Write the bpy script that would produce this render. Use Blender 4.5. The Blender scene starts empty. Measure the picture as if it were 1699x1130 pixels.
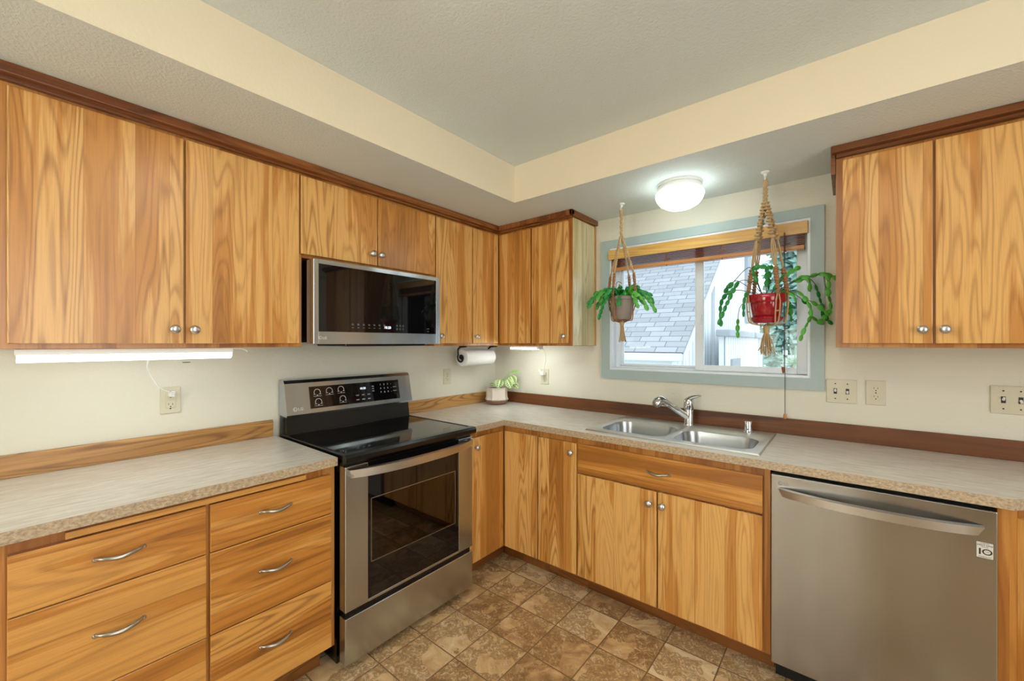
import bpy, bmesh, math, random
from mathutils import Vector, Matrix
random.seed(7)
PI = math.pi
S = bpy.context.scene
COL = S.collection

# ---------------------------------------------------------------- camera, world, light, exposure
cam = bpy.data.objects.new('camera', bpy.data.cameras.new('camera')); COL.objects.link(cam)
cam.location = (2.2896, -2.5724, 1.3888)
cam.rotation_euler = (PI/2, 0, 0.686)
cam.data.sensor_width = 36.0
cam.data.lens = 680.69/1699*36.0
cam.data.shift_y = 4.16/1699
cam.data.clip_start = 0.02
S.camera = cam
S.view_settings.view_transform = 'Standard'
S.view_settings.look = 'None'
S.view_settings.gamma = 1.0
S.view_settings.exposure = 0.08
S.view_settings.use_curve_mapping = False

W = bpy.data.worlds.new('overcast_sky'); S.world = W; W.use_nodes = True
bg = W.node_tree.nodes['Background']
bg.inputs['Color'].default_value = (0.86, 0.95, 1.0, 1)
bg.inputs['Strength'].default_value = 2.3

def area_light(name, loc, rot, sx, sy, power, col):
    L = bpy.data.lights.new(name, 'AREA'); L.shape = 'RECTANGLE'; L.size = sx; L.size_y = sy
    L.energy = power; L.color = col
    o = bpy.data.objects.new(name, L); COL.objects.link(o); o.location = loc; o.rotation_euler = rot
    return o
# fill lights added out of view behind and beside the camera; no openings there
area_light('rear_fill', (1.55, -4.72, 1.45), (PI/2, 0, PI), 1.1, 1.8, 58, (0.98, 0.99, 1.0))
area_light('side_fill', (4.52, -2.6, 1.45), (PI/2, 0, PI/2), 2.2, 1.7, 46, (0.98, 0.99, 1.0))
CEIL_LAMP = 6.5      # emission of the unseen mid-kitchen lamp, added to light the room
DOME_LAMP = 7.5     # the round lamp over the window
STRIP_LAMP = 7.5     # lit tubes under the wall cabinets

# ---------------------------------------------------------------- helpers: materials
def lin(h):
    c = [int(h[i:i+2], 16)/255 for i in (0, 2, 4)]
    return tuple(x/12.92 if x <= .04045 else ((x+.055)/1.055)**2.4 for x in c) + (1,)

class NT:
    def __init__(s, name):
        s.m = bpy.data.materials.new(name); s.m.use_nodes = True
        s.t = s.m.node_tree; s.b = s.t.nodes['Principled BSDF']
    def n(s, typ, **kw):
        nd = s.t.nodes.new(typ)
        for k, v in kw.items():
            if k.startswith('i_'):
                key = k[2:]
                nd.inputs[int(key) if key.isdigit() else key].default_value = v
            else: setattr(nd, k, v)
        return nd
    def l(s, a, b): s.t.links.new(a, b)
    def math(s, op, a, b=None, c=None):
        nd = s.n('ShaderNodeMath', operation=op)
        for i, v in enumerate((a, b, c)):
            if v is None: continue
            if isinstance(v, (int, float)): nd.inputs[i].default_value = v
            else: s.l(v, nd.inputs[i])
        return nd.outputs[0]
    def mix(s, f, a, b, blend='MIX'):
        nd = s.n('ShaderNodeMix', data_type='RGBA', blend_type=blend)
        for sock, v in ((nd.inputs['Factor'], f), (nd.inputs['A'], a), (nd.inputs['B'], b)):
            if isinstance(v, (int, float, tuple)): sock.default_value = v
            else: s.l(v, sock)
        return nd.outputs['Result']
    def ramp(s, fac, stops):
        nd = s.n('ShaderNodeValToRGB'); e = nd.color_ramp.elements
        e[0].position, e[0].color = stops[0]; e[1].position, e[1].color = stops[-1]
        for p, c in stops[1:-1]:
            q = e.new(p); q.color = c
        s.l(fac, nd.inputs[0]); return nd.outputs[0]
    def noise(s, vec, scale, detail=2, rough=.5, dist=0):
        nd = s.n('ShaderNodeTexNoise'); nd.inputs['Scale'].default_value = scale
        nd.inputs['Detail'].default_value = detail; nd.inputs['Roughness'].default_value = rough
        nd.inputs['Distortion'].default_value = dist
        s.l(vec, nd.inputs['Vector']); return nd.outputs['Fac']
    def mapping(s, vec, scale=(1, 1, 1), loc=(0, 0, 0), rot=(0, 0, 0)):
        nd = s.n('ShaderNodeMapping'); nd.inputs['Scale'].default_value = scale
        nd.inputs['Location'].default_value = loc; nd.inputs['Rotation'].default_value = rot
        s.l(vec, nd.inputs['Vector']); return nd.outputs[0]
    def bump(s, h, strength, dist=.01):
        nd = s.n('ShaderNodeBump'); nd.inputs['Strength'].default_value = strength
        nd.inputs['Distance'].default_value = dist; s.l(h, nd.inputs['Height'])
        s.l(nd.outputs[0], s.b.inputs['Normal'])
    def set(s, **kw):
        for k, v in kw.items():
            k = k.replace('_', ' ')
            if isinstance(v, (int, float, tuple)): s.b.inputs[k].default_value = v
            else: s.l(v, s.b.inputs[k])
        return s.m

def plain(name, hexcol, rough=.5, metal=0.0, **kw):
    t = NT(name); co = t.n('ShaderNodeTexCoord').outputs['Object']
    n = t.noise(co, 35, 3)
    c = lin(hexcol); d = tuple(x*.93 for x in c[:3]) + (1,)
    t.set(Base_Color=t.mix(n, c, d), Roughness=rough, Metallic=metal, **kw)
    return t.m

def emit(name, col, strength):
    t = NT(name)
    return t.set(Base_Color=(.8, .8, .8, 1), Emission_Color=col, Emission_Strength=strength)

def wood(name, light, mid, dark, stave=11.0, heart=.55, grain=.55, rough=.34, ringf=15.0, coat=.25, zone_amp=4.2):
    """staves glued edge to edge, contour grain running along V"""
    t = NT(name); uv = t.n('ShaderNodeTexCoord').outputs['UV']
    sp = t.n('ShaderNodeSeparateXYZ'); t.l(uv, sp.inputs[0]); u, v = sp.outputs[0], sp.outputs[1]
    vo = t.n('ShaderNodeTexVoronoi', voronoi_dimensions='1D'); vo.inputs['Scale'].default_value = stave
    t.l(u, vo.inputs['W'])
    sc = t.n('ShaderNodeSeparateColor'); t.l(vo.outputs['Color'], sc.inputs[0]); r1, r2 = sc.outputs[0], sc.outputs[1]
    cb = t.n('ShaderNodeCombineXYZ')
    t.l(u, cb.inputs[0]); t.l(t.math('ADD', v, t.math('MULTIPLY', r2, 9.0)), cb.inputs[1]); t.l(t.math('MULTIPLY', r1, 23.0), cb.inputs[2])
    p = cb.outputs[0]
    n1 = t.noise(t.mapping(p, (8.5, .72, 1)), 1.0, 1.8, .4, .15)
    ring = t.math('SINE', t.math('MULTIPLY', t.math('MULTIPLY', n1, ringf), 2*PI))
    ring = t.math('POWER', t.math('MULTIPLY_ADD', ring, .5, .5), 3.0)
    fib = t.noise(t.mapping(p, (420, 7.0, 1)), 1.0, 3, .65)
    soft = t.noise(t.mapping(p, (60, 2.0, 1)), 1.0, 3, .6)
    zone = t.math('MULTIPLY', t.math('SUBTRACT', n1, .5), zone_amp)
    tone = t.math('ADD', t.math('ADD', t.math('MULTIPLY', t.math('SUBTRACT', r1, .25), heart*1.75), zone), t.math('MULTIPLY', t.math('SUBTRACT', soft, .5), 1.3))
    base = t.ramp(tone, [(.0, lin(light)), (.18, lin(light)), (.40, lin(mid)), (.66, lin(mid)), (1.0, tuple(a*.5+b*.5 for a, b in zip(lin(mid), lin(dark))))])
    g = t.math('MULTIPLY', t.math('MULTIPLY', ring, t.math('MULTIPLY_ADD', soft, 1.2, .1)), t.math('MULTIPLY_ADD', r2, grain*1.5, grain*.2))
    col = t.mix(g, base, lin(dark))
    col = t.mix(t.math('MAXIMUM', t.math('MULTIPLY', t.math('SUBTRACT', fib, .45), .9), 0.0), col, lin(dark))
    edge = t.n('ShaderNodeTexVoronoi', voronoi_dimensions='1D', feature='DISTANCE_TO_EDGE'); edge.inputs['Scale'].default_value = stave
    t.l(u, edge.inputs['W'])
    col = t.mix(t.math('MULTIPLY', t.math('LESS_THAN', edge.outputs['Distance'], .012), .35), col, lin(dark))
    t.bump(fib, .06, .002)
    t.set(Base_Color=col, Roughness=rough, Coat_Weight=coat, Coat_Roughness=.22)
    return t.m

M = {}
M['hickory'] = wood('hickory_door', 'E2B068', 'C98C42', '8A5418', stave=8.5, heart=.6, grain=.55, ringf=21)
M['hickory_dark'] = wood('hickory_drawer', 'D59C50', 'BF7F34', '764212', stave=5.0, heart=.5)
M['frame_wood'] = wood('cabinet_frame', 'BE8440', 'A86A2A', '7A4416', stave=7, heart=.4, grain=.35)  # frame wood darkened to paint in the shade of the door gaps
M['pale_side'] = wood('pale_side_panel', 'DFD2A6', 'CDBB8A', '9A8A5E', stave=9, heart=.5, grain=.35)
M['crown_wood'] = wood('stained_moulding', '9C6230', '82491F', '4C260D', stave=5, heart=.4, grain=.5, coat=.1)
M['crown_shaded'] = wood('shaded_moulding', '7E4820', '683812', '40200A', stave=5, heart=.4, grain=.5, coat=.1)  # same wood as the left moulding, with shade put into darker tones
M['toe_wood'] = wood('toe_kick_wood', '8A5424', '754318', '4F2A0E', stave=4, heart=.4)
M['splash_pine'] = wood('stained_pine', 'BE9056', 'A87840', '65401C', stave=2.0, heart=.2, grain=.95, ringf=20, coat=.1, zone_amp=1.8)
M['splash_dark'] = wood('dark_stained_board', '6E3E18', '4E280C', '2C1405', stave=3.0, heart=.5, grain=.5, ringf=9, coat=.0, rough=.5)
M['blind_valance'] = wood('blind_valance_wood', 'D9AE62', 'C99A4E', 'A8772F', stave=1.5, heart=.2, grain=.3)
M['blind_slat'] = wood('blind_slat_wood', '9A4F26', '7C3716', '4E1E0C', stave=1.5, heart=.3, grain=.3)
M['blind_rail'] = wood('blind_rail_wood', 'C98A4E', 'B87638', '8E5420', stave=1.5, heart=.3, grain=.3)

def wall_mat(name, hexcol, bscale=90, bstr=.35, rough=.75):
    t = NT(name); co = t.n('ShaderNodeTexCoord').outputs['Object']
    n = t.noise(co, bscale, 4, .55, .2); big = t.noise(co, 2.2, 2)
    c = lin(hexcol); d = tuple(x*.95 for x in c[:3]) + (1,)
    t.bump(n, bstr, .004)
    return t.set(Base_Color=t.mix(big, c, d), Roughness=rough)
M['wall'] = wall_mat('painted_wall', 'DAD7C8', 70, .4)
M['soffit'] = wall_mat('painted_soffit', 'E8DDC3', 70, .3)
M['ceiling'] = wall_mat('textured_ceiling', 'DFE8E8', 110, .75)
M['trim_paint'] = plain('sage_trim_paint', 'A5B7B8', .45)
M['vinyl'] = plain('white_vinyl', 'E0E8F0', .35)
M['plastic_almond'] = plain('almond_plastic', 'CFC9B2', .35)
M['slot'] = plain('dark_slot', '2A2620', .6)
M['plastic_white'] = plain('white_plastic', 'ECEDEA', .35)
M['black'] = plain('black_enamel', '08080A', .18)
M['black_matte'] = plain('black_matte', '0C0B0A', .6)
M['chrome'] = plain('chrome', 'D6D8DA', .08, 1.0)
M['nickel'] = plain('brushed_nickel', 'CBCACA', .3, 1.0)
M['pewter'] = plain('antique_pewter', 'B4B0A8', .3, 1.0)
M['iron'] = plain('wrought_iron', '2B2622', .5, .6)
M['paper'] = plain('paper_towel_paper', 'F2F2F2', .9)
M['card'] = plain('cardboard_core', 'A58A66', .9)
M['jute'] = plain('jute_cord', 'B79B72', .9)
M['jute_dark'] = plain('wrapped_jute', '9A6F48', .9)
M['pot_red'] = plain('red_glaze', '9C1526', .12, 0.0, Coat_Weight=.6)
M['pot_grey'] = plain('grey_clay', '8F847C', .6)
M['pot_cream'] = plain('cream_ceramic', 'D9CFC4', .35)
M['saucer'] = plain('terracotta_saucer', '8E6A5C', .55)
M['soil'] = plain('potting_soil', '2E2118', .95)
M['cactus'] = plain('cactus_green', '1E8438', .4, 0.0, Subsurface_Weight=.0)
M['cactus_light'] = plain('cactus_light_green', '55AC40', .4)
M['stem'] = plain('woody_stem', '4A4636', .7)
M['leaf_pale'] = plain('new_leaf_green', '8CC85A', .45)
M['print_white'] = plain('white_print', 'D8D8D8', .5)
M['print_grey'] = plain('grey_print', '8A8C8E', .5)
M['print_dark'] = plain('dark_print', '35322E', .5)
M['sticker'] = plain('sticker_paper', 'D9D6CE', .5)
M['display'] = emit('display_digits', (.75, .85, 1, 1), 1.6)
M['strip_glow'] = emit('lit_tube', (.90, 1.0, .97, 1), STRIP_LAMP)
M['strip_glow_short'] = emit('lit_short_tube', (.90, 1.0, .97, 1), STRIP_LAMP*5.0)
M['dome_glow'] = emit('lit_dome', (.86, 1.0, .96, 1), DOME_LAMP)
M['ceil_glow'] = emit('lit_diffuser', (1.0, .90, .74, 1), CEIL_LAMP)

def steel(name, hexcol, tang, rough=.3, along='x', warp=.5):
    t = NT(name); co = t.n('ShaderNodeTexCoord').outputs['Object']
    sc = {'x': (2, 300, 300), 'y': (300, 2, 300), 'z': (300, 300, 2)}[along]
    n = t.noise(t.mapping(co, sc), 1, 3, .6)
    tv = t.n('ShaderNodeCombineXYZ', i_0=tang[0], i_1=tang[1], i_2=tang[2])
    c = lin(hexcol)
    t.l(tv.outputs[0], t.b.inputs['Tangent'])
    wsc = {'x': (4, 4, .5), 'y': (4, 4, .5), 'z': (1, 1, 1)}[along]
    t.bump(t.noise(t.mapping(co, wsc), 1, 1, .4), warp, .02)
    return t.set(Base_Color=t.mix(n, c, tuple(x*.95 for x in c[:3])+(1,)), Metallic=1.0,
                 Roughness=rough, Anisotropic=.4)
M['steel_left'] = steel('stainless_range', 'C2C8CE', (0, 0, 1), .24, 'y')
M['steel_back'] = steel('stainless_dishwasher', 'ACADAD', (0, 0, 1), .24, 'x', .8)
M['steel_rim'] = plain('stainless_rim', 'E6EAEC', .36, 1.0)  # brighter than the bowls: the window's white reflection is put into the colour
M['steel_sink'] = steel('stainless_sink', 'B4B8BC', (0, 0, 1), .30, 'x', .02)

def glass_pane():
    t = NT('window_glass'); tr = t.n('ShaderNodeBsdfTransparent'); gl = t.n('ShaderNodeBsdfGlossy')
    gl.inputs['Roughness'].default_value = .02
    tr.inputs['Color'].default_value = (.93, .97, .98, 1)
    mx = t.n('ShaderNodeMixShader'); fr = t.n('ShaderNodeFresnel'); fr.inputs['IOR'].default_value = 1.35
    t.l(fr.outputs[0], mx.inputs[0]); t.l(tr.outputs[0], mx.inputs[1]); t.l(gl.outputs[0], mx.inputs[2])
    t.l(mx.outputs[0], t.t.nodes['Material Output'].inputs['Surface']); return t.m
M['glass'] = glass_pane()
def oven_glass():
    t = NT('smoked_oven_glass'); tr = t.n('ShaderNodeBsdfTransparent'); gl = t.n('ShaderNodeBsdfGlossy')
    gl.inputs['Roughness'].default_value = .02; gl.inputs['Color'].default_value = (.9, .8, .7, 1)
    tr.inputs['Color'].default_value = (.32, .29, .26, 1)
    mx = t.n('ShaderNodeMixShader'); fr = t.n('ShaderNodeFresnel'); fr.inputs['IOR'].default_value = 1.7
    t.l(fr.outputs[0], mx.inputs[0]); t.l(tr.outputs[0], mx.inputs[1]); t.l(gl.outputs[0], mx.inputs[2])
    t.l(mx.outputs[0], t.t.nodes['Material Output'].inputs['Surface']); return t.m
M['oven_glass'] = oven_glass()
t = NT('black_glass'); M['black_glass'] = t.set(Base_Color=(.004, .004, .005, 1), Roughness=.03, IOR=1.55)
t = NT('ceramic_glass'); co = t.n('ShaderNodeTexCoord').outputs['Object']
M['cooktop_glass'] = t.set(Base_Color=t.mix(t.noise(co, 400, 1), (.006, .006, .007, 1), (.012, .012, .013, 1)), Roughness=.05, IOR=1.6)

def counter_mat(name, c1, c2, c3, stretch, rough, fleck):
    t = NT(name); uv = t.n('ShaderNodeTexCoord').outputs['UV']
    n = t.noise(t.mapping(uv, stretch), 1, 5, .65, .4)
    f = t.noise(t.mapping(uv, fleck), 1, 3, .7)
    base = t.ramp(n, [(.3, lin(c1)), (.5, lin(c2)), (.72, lin(c3))])
    col = t.mix(t.math('MULTIPLY', t.math('GREATER_THAN', f, .60), .35), base, lin(c1))
    return t.set(Base_Color=col, Roughness=rough, Coat_Weight=.35, Coat_Roughness=.25)
M['counter'] = counter_mat('laminate_top', 'C4BDB2', 'DAD6CE', 'EEEBE6', (60, 9, 1), .28, (170, 34, 1))  # tan laminate, whitened to paint in the sheen of reflected light
M['counter_edge'] = counter_mat('laminate_edge', '8B7762', 'B39F84', 'CFBFA4', (150, 90, 1), .4, (260, 200, 1))

def floor_mat():
    t = NT('vinyl_tile_floor'); co = t.n('ShaderNodeTexCoord').outputs['Object']
    p = t.mapping(co, (1/.2286, 1/.2286, 1), (-.7195/.2286, .6465/.2286, 0))
    sp = t.n('ShaderNodeSeparateXYZ'); t.l(p, sp.inputs[0])
    fx, fy = t.math('FLOOR', sp.outputs[0]), t.math('FLOOR', sp.outputs[1])
    cell = t.n('ShaderNodeCombineXYZ'); t.l(fx, cell.inputs[0]); t.l(fy, cell.inputs[1])
    wn = t.n('ShaderNodeTexWhiteNoise', noise_dimensions='2D'); t.l(cell.outputs[0], wn.inputs['Vector'])
    r = wn.outputs['Value']
    off = t.n('ShaderNodeVectorMath', operation='SCALE'); t.l(wn.outputs['Color'], off.inputs[0]); off.inputs['Scale'].default_value = 13
    q = t.n('ShaderNodeVectorMath', operation='ADD'); t.l(co, q.inputs[0]); t.l(off.outputs[0], q.inputs[1])
    n1 = t.noise(q.outputs[0], 9, 6, .62, 1.2); n2 = t.noise(q.outputs[0], 26, 5, .7, 1.6); n3 = t.noise(q.outputs[0], 5, 2)
    v = t.math('ADD', t.math('MULTIPLY', n1, .75), t.math('MULTIPLY_ADD', r, .22, -.02))
    col = t.ramp(v, [(.24, lin('8E6A44')), (.38, lin('BC976A')), (.50, lin('D6B586')), (.68, lin('EAD6B0'))])
    vein = t.math('MULTIPLY', t.math('SUBTRACT', 1.0, t.math('MULTIPLY', t.math('ABSOLUTE', t.math('SUBTRACT', n2, .5)), 11)), .75)
    vein = t.math('MULTIPLY', t.n('ShaderNodeClamp').outputs[0], 1.0) if False else t.math('MAXIMUM', vein, 0)
    col = t.mix(t.math('MULTIPLY', vein, t.math('GREATER_THAN', n3, .46)), col, lin('765633'))
    col = t.mix(t.math('MULTIPLY', t.math('GREATER_THAN', n2, .61), .55), col, lin('D9CBB0'))
    ex = t.math('ABSOLUTE', t.math('SUBTRACT', t.math('FRACT', sp.outputs[0]), .5))
    ey = t.math('ABSOLUTE', t.math('SUBTRACT', t.math('FRACT', sp.outputs[1]), .5))
    gr = t.math('GREATER_THAN', t.math('MAXIMUM', ex, ey), .488)
    col = t.mix(gr, col, lin('7A6044'))
    h = t.math('SUBTRACT', t.math('MULTIPLY', n2, .3), gr)
    t.bump(h, .35, .003)
    return t.set(Base_Color=col, Roughness=.42)
M['floor'] = floor_mat()

def maranta_leaf():
    t = NT('striped_leaf'); uv = t.n('ShaderNodeTexCoord').outputs['UV']
    sp = t.n('ShaderNodeSeparateXYZ'); t.l(uv, sp.inputs[0])
    a = t.math('ABSOLUTE', t.math('SUBTRACT', sp.outputs[0], .5))
    w = t.math('SINE', t.math('MULTIPLY_ADD', sp.outputs[1], 40, t.math('MULTIPLY', a, -18)))
    spots = t.math('MULTIPLY', t.math('GREATER_THAN', w, -.1), t.math('MULTIPLY', t.math('GREATER_THAN', a, .07), t.math('LESS_THAN', a, .33)))
    col = t.mix(spots, lin('B9CC8E'), lin('3E6A34'))
    col = t.mix(t.math('LESS_THAN', a, .05), col, lin('DCE6B4'))
    return t.set(Base_Color=col, Roughness=.45)
M['maranta'] = maranta_leaf()
def shingle_mat():
    t = NT('asphalt_shingles'); uv = t.n('ShaderNodeTexCoord').outputs['UV']
    br = t.n('ShaderNodeTexBrick'); br.offset = .37; br.offset_frequency = 2
    br.inputs['Scale'].default_value = 1.0; br.inputs['Brick Width'].default_value = .34; br.inputs['Row Height'].default_value = .14
    br.inputs['Mortar Size'].default_value = .008; br.inputs['Color1'].default_value = lin('8C8E94'); br.inputs['Color2'].default_value = lin('A6A8AE')
    br.inputs['Mortar'].default_value = lin('5C5E66'); t.l(uv, br.inputs['Vector'])
    n = t.noise(uv, 120, 3)
    return t.set(Base_Color=t.mix(t.math('MULTIPLY', n, .3), br.outputs['Color'], lin('C9CBD0')), Roughness=.9)
M['shingle'] = shingle_mat()
def siding_mat():
    t = NT('white_board_siding'); co = t.n('ShaderNodeTexCoord').outputs['UV']
    sp = t.n('ShaderNodeSeparateXYZ'); t.l(co, sp.inputs[0])
    f = t.math('FRACT', t.math('MULTIPLY', sp.outputs[0], 5.0))
    return t.set(Base_Color=t.mix(t.math('LESS_THAN', f, .10), lin('E6E9EE'), lin('8F949E')), Roughness=.7)
M['siding'] = siding_mat()
M['ext_white'] = plain('exterior_white_paint', 'DDE0E4', .6)
M['ext_grey'] = plain('exterior_grey', 'A4AAB2', .6)
M['ground'] = plain('pale_gravel', 'B9BAB4', .95)
M['tree_leaf'] = plain('tree_foliage', '8FB3A8', .8)
M['tree_bark'] = plain('tree_bark', '6E655C', .9)
M['spiky'] = plain('spiky_plant_green', '9DBDA0', .7)

# ---------------------------------------------------------------- helpers: geometry
def new(): return bmesh.new()
def box(bm, x0, x1, y0, y1, z0, z1, bev=0.0, seg=2):
    if x0 > x1: x0, x1 = x1, x0
    if y0 > y1: y0, y1 = y1, y0
    r = bmesh.ops.create_cube(bm, size=1.0, matrix=Matrix.Translation(((x0+x1)/2, (y0+y1)/2, (z0+z1)/2)) @ Matrix.Diagonal((x1-x0, y1-y0, z1-z0, 1)))
    if bev > 0:
        es = list({e for v in r['verts'] for e in v.link_edges})
        bmesh.ops.bevel(bm, geom=es, offset=bev, segments=seg, profile=.5, affect='EDGES')
    return bm
def prism(bm, poly, z0, z1):
    """closed polygon (x, y) extruded from z0 to z1"""
    lo = [bm.verts.new((x, y, z0)) for x, y in poly]; hi = [bm.verts.new((x, y, z1)) for x, y in poly]
    n = len(poly); bm.faces.new(lo[::-1]); bm.faces.new(hi)
    for i in range(n): bm.faces.new((lo[i], lo[(i+1) % n], hi[(i+1) % n], hi[i]))
    return bm
def extrude_profile(bm, prof, axis, a0, a1):
    """prof: (p, z) polygon in the plane normal to axis ('x' or 'y')"""
    f = (lambda p, z, a: (a, p, z)) if axis == 'x' else (lambda p, z, a: (p, a, z))
    A = [bm.verts.new(f(p, z, a0)) for p, z in prof]; B = [bm.verts.new(f(p, z, a1)) for p, z in prof]
    n = len(prof); bm.faces.new(A); bm.faces.new(B[::-1])
    for i in range(n): bm.faces.new((A[i], B[i], B[(i+1) % n], A[(i+1) % n]))
    return bm
def lathe(bm, prof, c=(0, 0, 0), seg=32, axis='z', wave=None):
    """prof: (r, h) list; axis direction of h: 'z', '+x', '-y', 'y'"""
    rings = []
    for r, h in prof:
        ring = []
        for k in range(seg):
            a = 2*PI*k/seg; rr = r*(wave(a, h) if wave else 1)
            p, q = rr*math.cos(a), rr*math.sin(a)
            v = {'z': (p, q, h), '+x': (h, p, q), '-y': (p, -h, q), 'y': (p, h, q)}[axis]
            ring.append(bm.verts.new((c[0]+v[0], c[1]+v[1], c[2]+v[2])))
        rings.append(ring)
    for i in range(len(rings)-1):
        for k in range(seg):
            try: bm.faces.new((rings[i][k], rings[i][(k+1) % seg], rings[i+1][(k+1) % seg], rings[i+1][k]))
            except ValueError: pass
    for ring, fl in ((rings[0], True), (rings[-1], False)):
        try: bm.faces.new(ring[::-1] if fl else ring)
        except ValueError: pass
    return bm
def tube(bm, pts, rad, seg=8, flat=1.0, up=None):
    pts = [Vector(p) for p in pts]; n = len(pts)
    if isinstance(rad, (int, float)): rad = [rad]*n
    tan = [(pts[min(i+1, n-1)]-pts[max(i-1, 0)]).normalized() for i in range(n)]
    ref = Vector(up) if up else (Vector((0, 0, 1)) if abs(tan[0].z) < .9 else Vector((1, 0, 0)))
    nrm = (ref - tan[0]*ref.dot(tan[0])).normalized(); rings = []
    for i in range(n):
        nrm = (nrm - tan[i]*nrm.dot(tan[i])).normalized(); bi = tan[i].cross(nrm)
        rings.append([bm.verts.new(pts[i] + (nrm*math.cos(2*PI*k/seg)*flat + bi*math.sin(2*PI*k/seg))*rad[i]) for k in range(seg)])
    for i in range(n-1):
        for k in range(seg): bm.faces.new((rings[i][k], rings[i][(k+1) % seg], rings[i+1][(k+1) % seg], rings[i+1][k]))
    bm.faces.new(rings[0][::-1]); bm.faces.new(rings[-1])
    return bm
def ball(bm, c, r, sc=(1, 1, 1), u=10, v=7):
    bmesh.ops.create_uvsphere(bm, u_segments=u, v_segments=v, radius=r, matrix=Matrix.Translation(c) @ Matrix.Diagonal((*sc, 1)))
    return bm
def bez(p0, p1, p2, n=12):
    p0, p1, p2 = Vector(p0), Vector(p1), Vector(p2)
    return [p0*(1-t)**2 + p1*2*t*(1-t) + p2*t*t for t in (i/(n-1) for i in range(n))]

WP = {}          # world position of each linked object
def add_uv(bm, grain):
    uvl = bm.loops.layers.uv.verify(); ou, ov = random.uniform(0, 40), random.uniform(0, 40)
    ga = 'xyz'.index(grain)
    for f in bm.faces:
        n = [abs(c) for c in f.normal]; na = n.index(max(n))
        if na == ga:
            a, b = [i for i in range(3) if i != na]
        else:
            b = ga; a = [i for i in range(3) if i not in (na, ga)][0]
        for lp in f.loops: lp[uvl].uv = (lp.vert.co[a]+ou, lp.vert.co[b]+ov)
def obj(name, bm, mat, parent=None, grain=None, smooth=False, kind=None, keep_uv=False):
    bm.normal_update()
    bmesh.ops.recalc_face_normals(bm, faces=bm.faces[:])
    bm.normal_update()
    if grain: add_uv(bm, grain)
    xs = [v.co for v in bm.verts]
    c = Vector([(min(p[i] for p in xs)+max(p[i] for p in xs))/2 for i in range(3)])
    for v in bm.verts: v.co -= c
    me = bpy.data.meshes.new(name); bm.to_mesh(me); bm.free()
    mats = mat if isinstance(mat, (list, tuple)) else [mat]
    for m in mats: me.materials.append(m)
    if smooth:
        for p in me.polygons: p.use_smooth = True
        try: me.set_sharp_from_angle(angle=math.radians(40))
        except Exception: pass
    o = bpy.data.objects.new(name, me); COL.objects.link(o); WP[o] = c
    if parent is not None:
        o.parent = parent; o.location = c - WP[parent]
    else: o.location = c
    if kind: o['kind'] = kind
    return o
def thing(name, label, cat, loc, group=None):
    o = bpy.data.objects.new(name, None); COL.objects.link(o); o.location = loc; WP[o] = Vector(loc)
    o.empty_display_size = .05; o['label'] = label; o['category'] = cat
    if group: o['group'] = group
    return o
def tag(o, label, cat, group=None):
    o['label'] = label; o['category'] = cat
    if group: o['group'] = group
    return o
def struct_empty(name, loc):
    o = bpy.data.objects.new(name, None); COL.objects.link(o); o.location = loc; WP[o] = Vector(loc); o['kind'] = 'structure'
    o.empty_display_size = .05
    return o
def txt(bm, s, size, origin, right, up, depth=.0004, align='LEFT', bold=0.0):
    cu = bpy.data.curves.new('t', 'FONT'); cu.body = s; cu.size = size; cu.extrude = depth; cu.align_x = align; cu.offset = bold
    cu.resolution_u = 3
    to = bpy.data.objects.new('t', cu); me = to.to_mesh()
    R, U = Vector(right).normalized(), Vector(up).normalized(); N = R.cross(U); O = Vector(origin)
    vs = [bm.verts.new(O + R*v.co.x + U*v.co.y + N*v.co.z) for v in me.vertices]
    for p in me.polygons:
        try: bm.faces.new([vs[i] for i in p.vertices])
        except ValueError: pass
    to.to_mesh_clear(); bpy.data.objects.remove(to); bpy.data.curves.remove(cu)
def ring2d(bm, o, right, up, r, w, a0=0, a1=2*PI, n=20, depth=.0005, sx=1.0):
    R, U = Vector(right).normalized(), Vector(up).normalized(); N = R.cross(U); O = Vector(o)
    pts = [O + R*(r*sx*math.cos(a0+(a1-a0)*i/n)) + U*(r*math.sin(a0+(a1-a0)*i/n)) for i in range(n+1)]
    pin = [O + R*((r-w)*sx*math.cos(a0+(a1-a0)*i/n)) + U*((r-w)*math.sin(a0+(a1-a0)*i/n)) for i in range(n+1)]
    a = [bm.verts.new(p+N*depth) for p in pts]; b = [bm.verts.new(p+N*depth) for p in pin]
    for i in range(n): bm.faces.new((a[i], a[i+1], b[i+1], b[i]))
def rect2d(bm, o, right, up, w, h, depth=.0005):
    R, U = Vector(right).normalized(), Vector(up).normalized(); N = R.cross(U); O = Vector(o)+N*depth
    bm.faces.new([bm.verts.new(O+R*a+U*b) for a, b in ((0, 0), (w, 0), (w, h), (0, h))])

# ---------------------------------------------------------------- the room
XR, YF = 4.6, -4.8
ZC, ZS = 2.446, 2.2297
WX0, WX1, WZ0, WZ1 = 1.048, 2.143, 1.211, 2.023        # window opening
obj('floor', box(new(), -.1, XR+.1, YF-.1, .14, -.05, 0), M['floor'], kind='structure').data
def floor_fix():
    o = bpy.data.objects['floor']; c = WP[o].copy()
    for v in o.data.vertices: v.co += c
    o.location = (0, 0, 0); WP[o] = Vector((0, 0, 0))
floor_fix()
bm = new()
box(bm, -.1, XR+.1, YF-.1, .14, ZC, ZC+.1)
cl = obj('ceiling', bm, M['ceiling'], kind='structure')
bm = new()      # dropped L of the ceiling over the cabinets
prism(bm, [(0, 0), (0, YF), (.744, YF), (.744, -.66), (XR, -.66), (XR, 0)], ZS, ZC)
so = obj('ceiling', bm, [M['soffit'], M['ceiling']], kind='structure')
for p in so.data.polygons: p.material_index = 1 if p.normal.z < -.5 else 0
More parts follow.
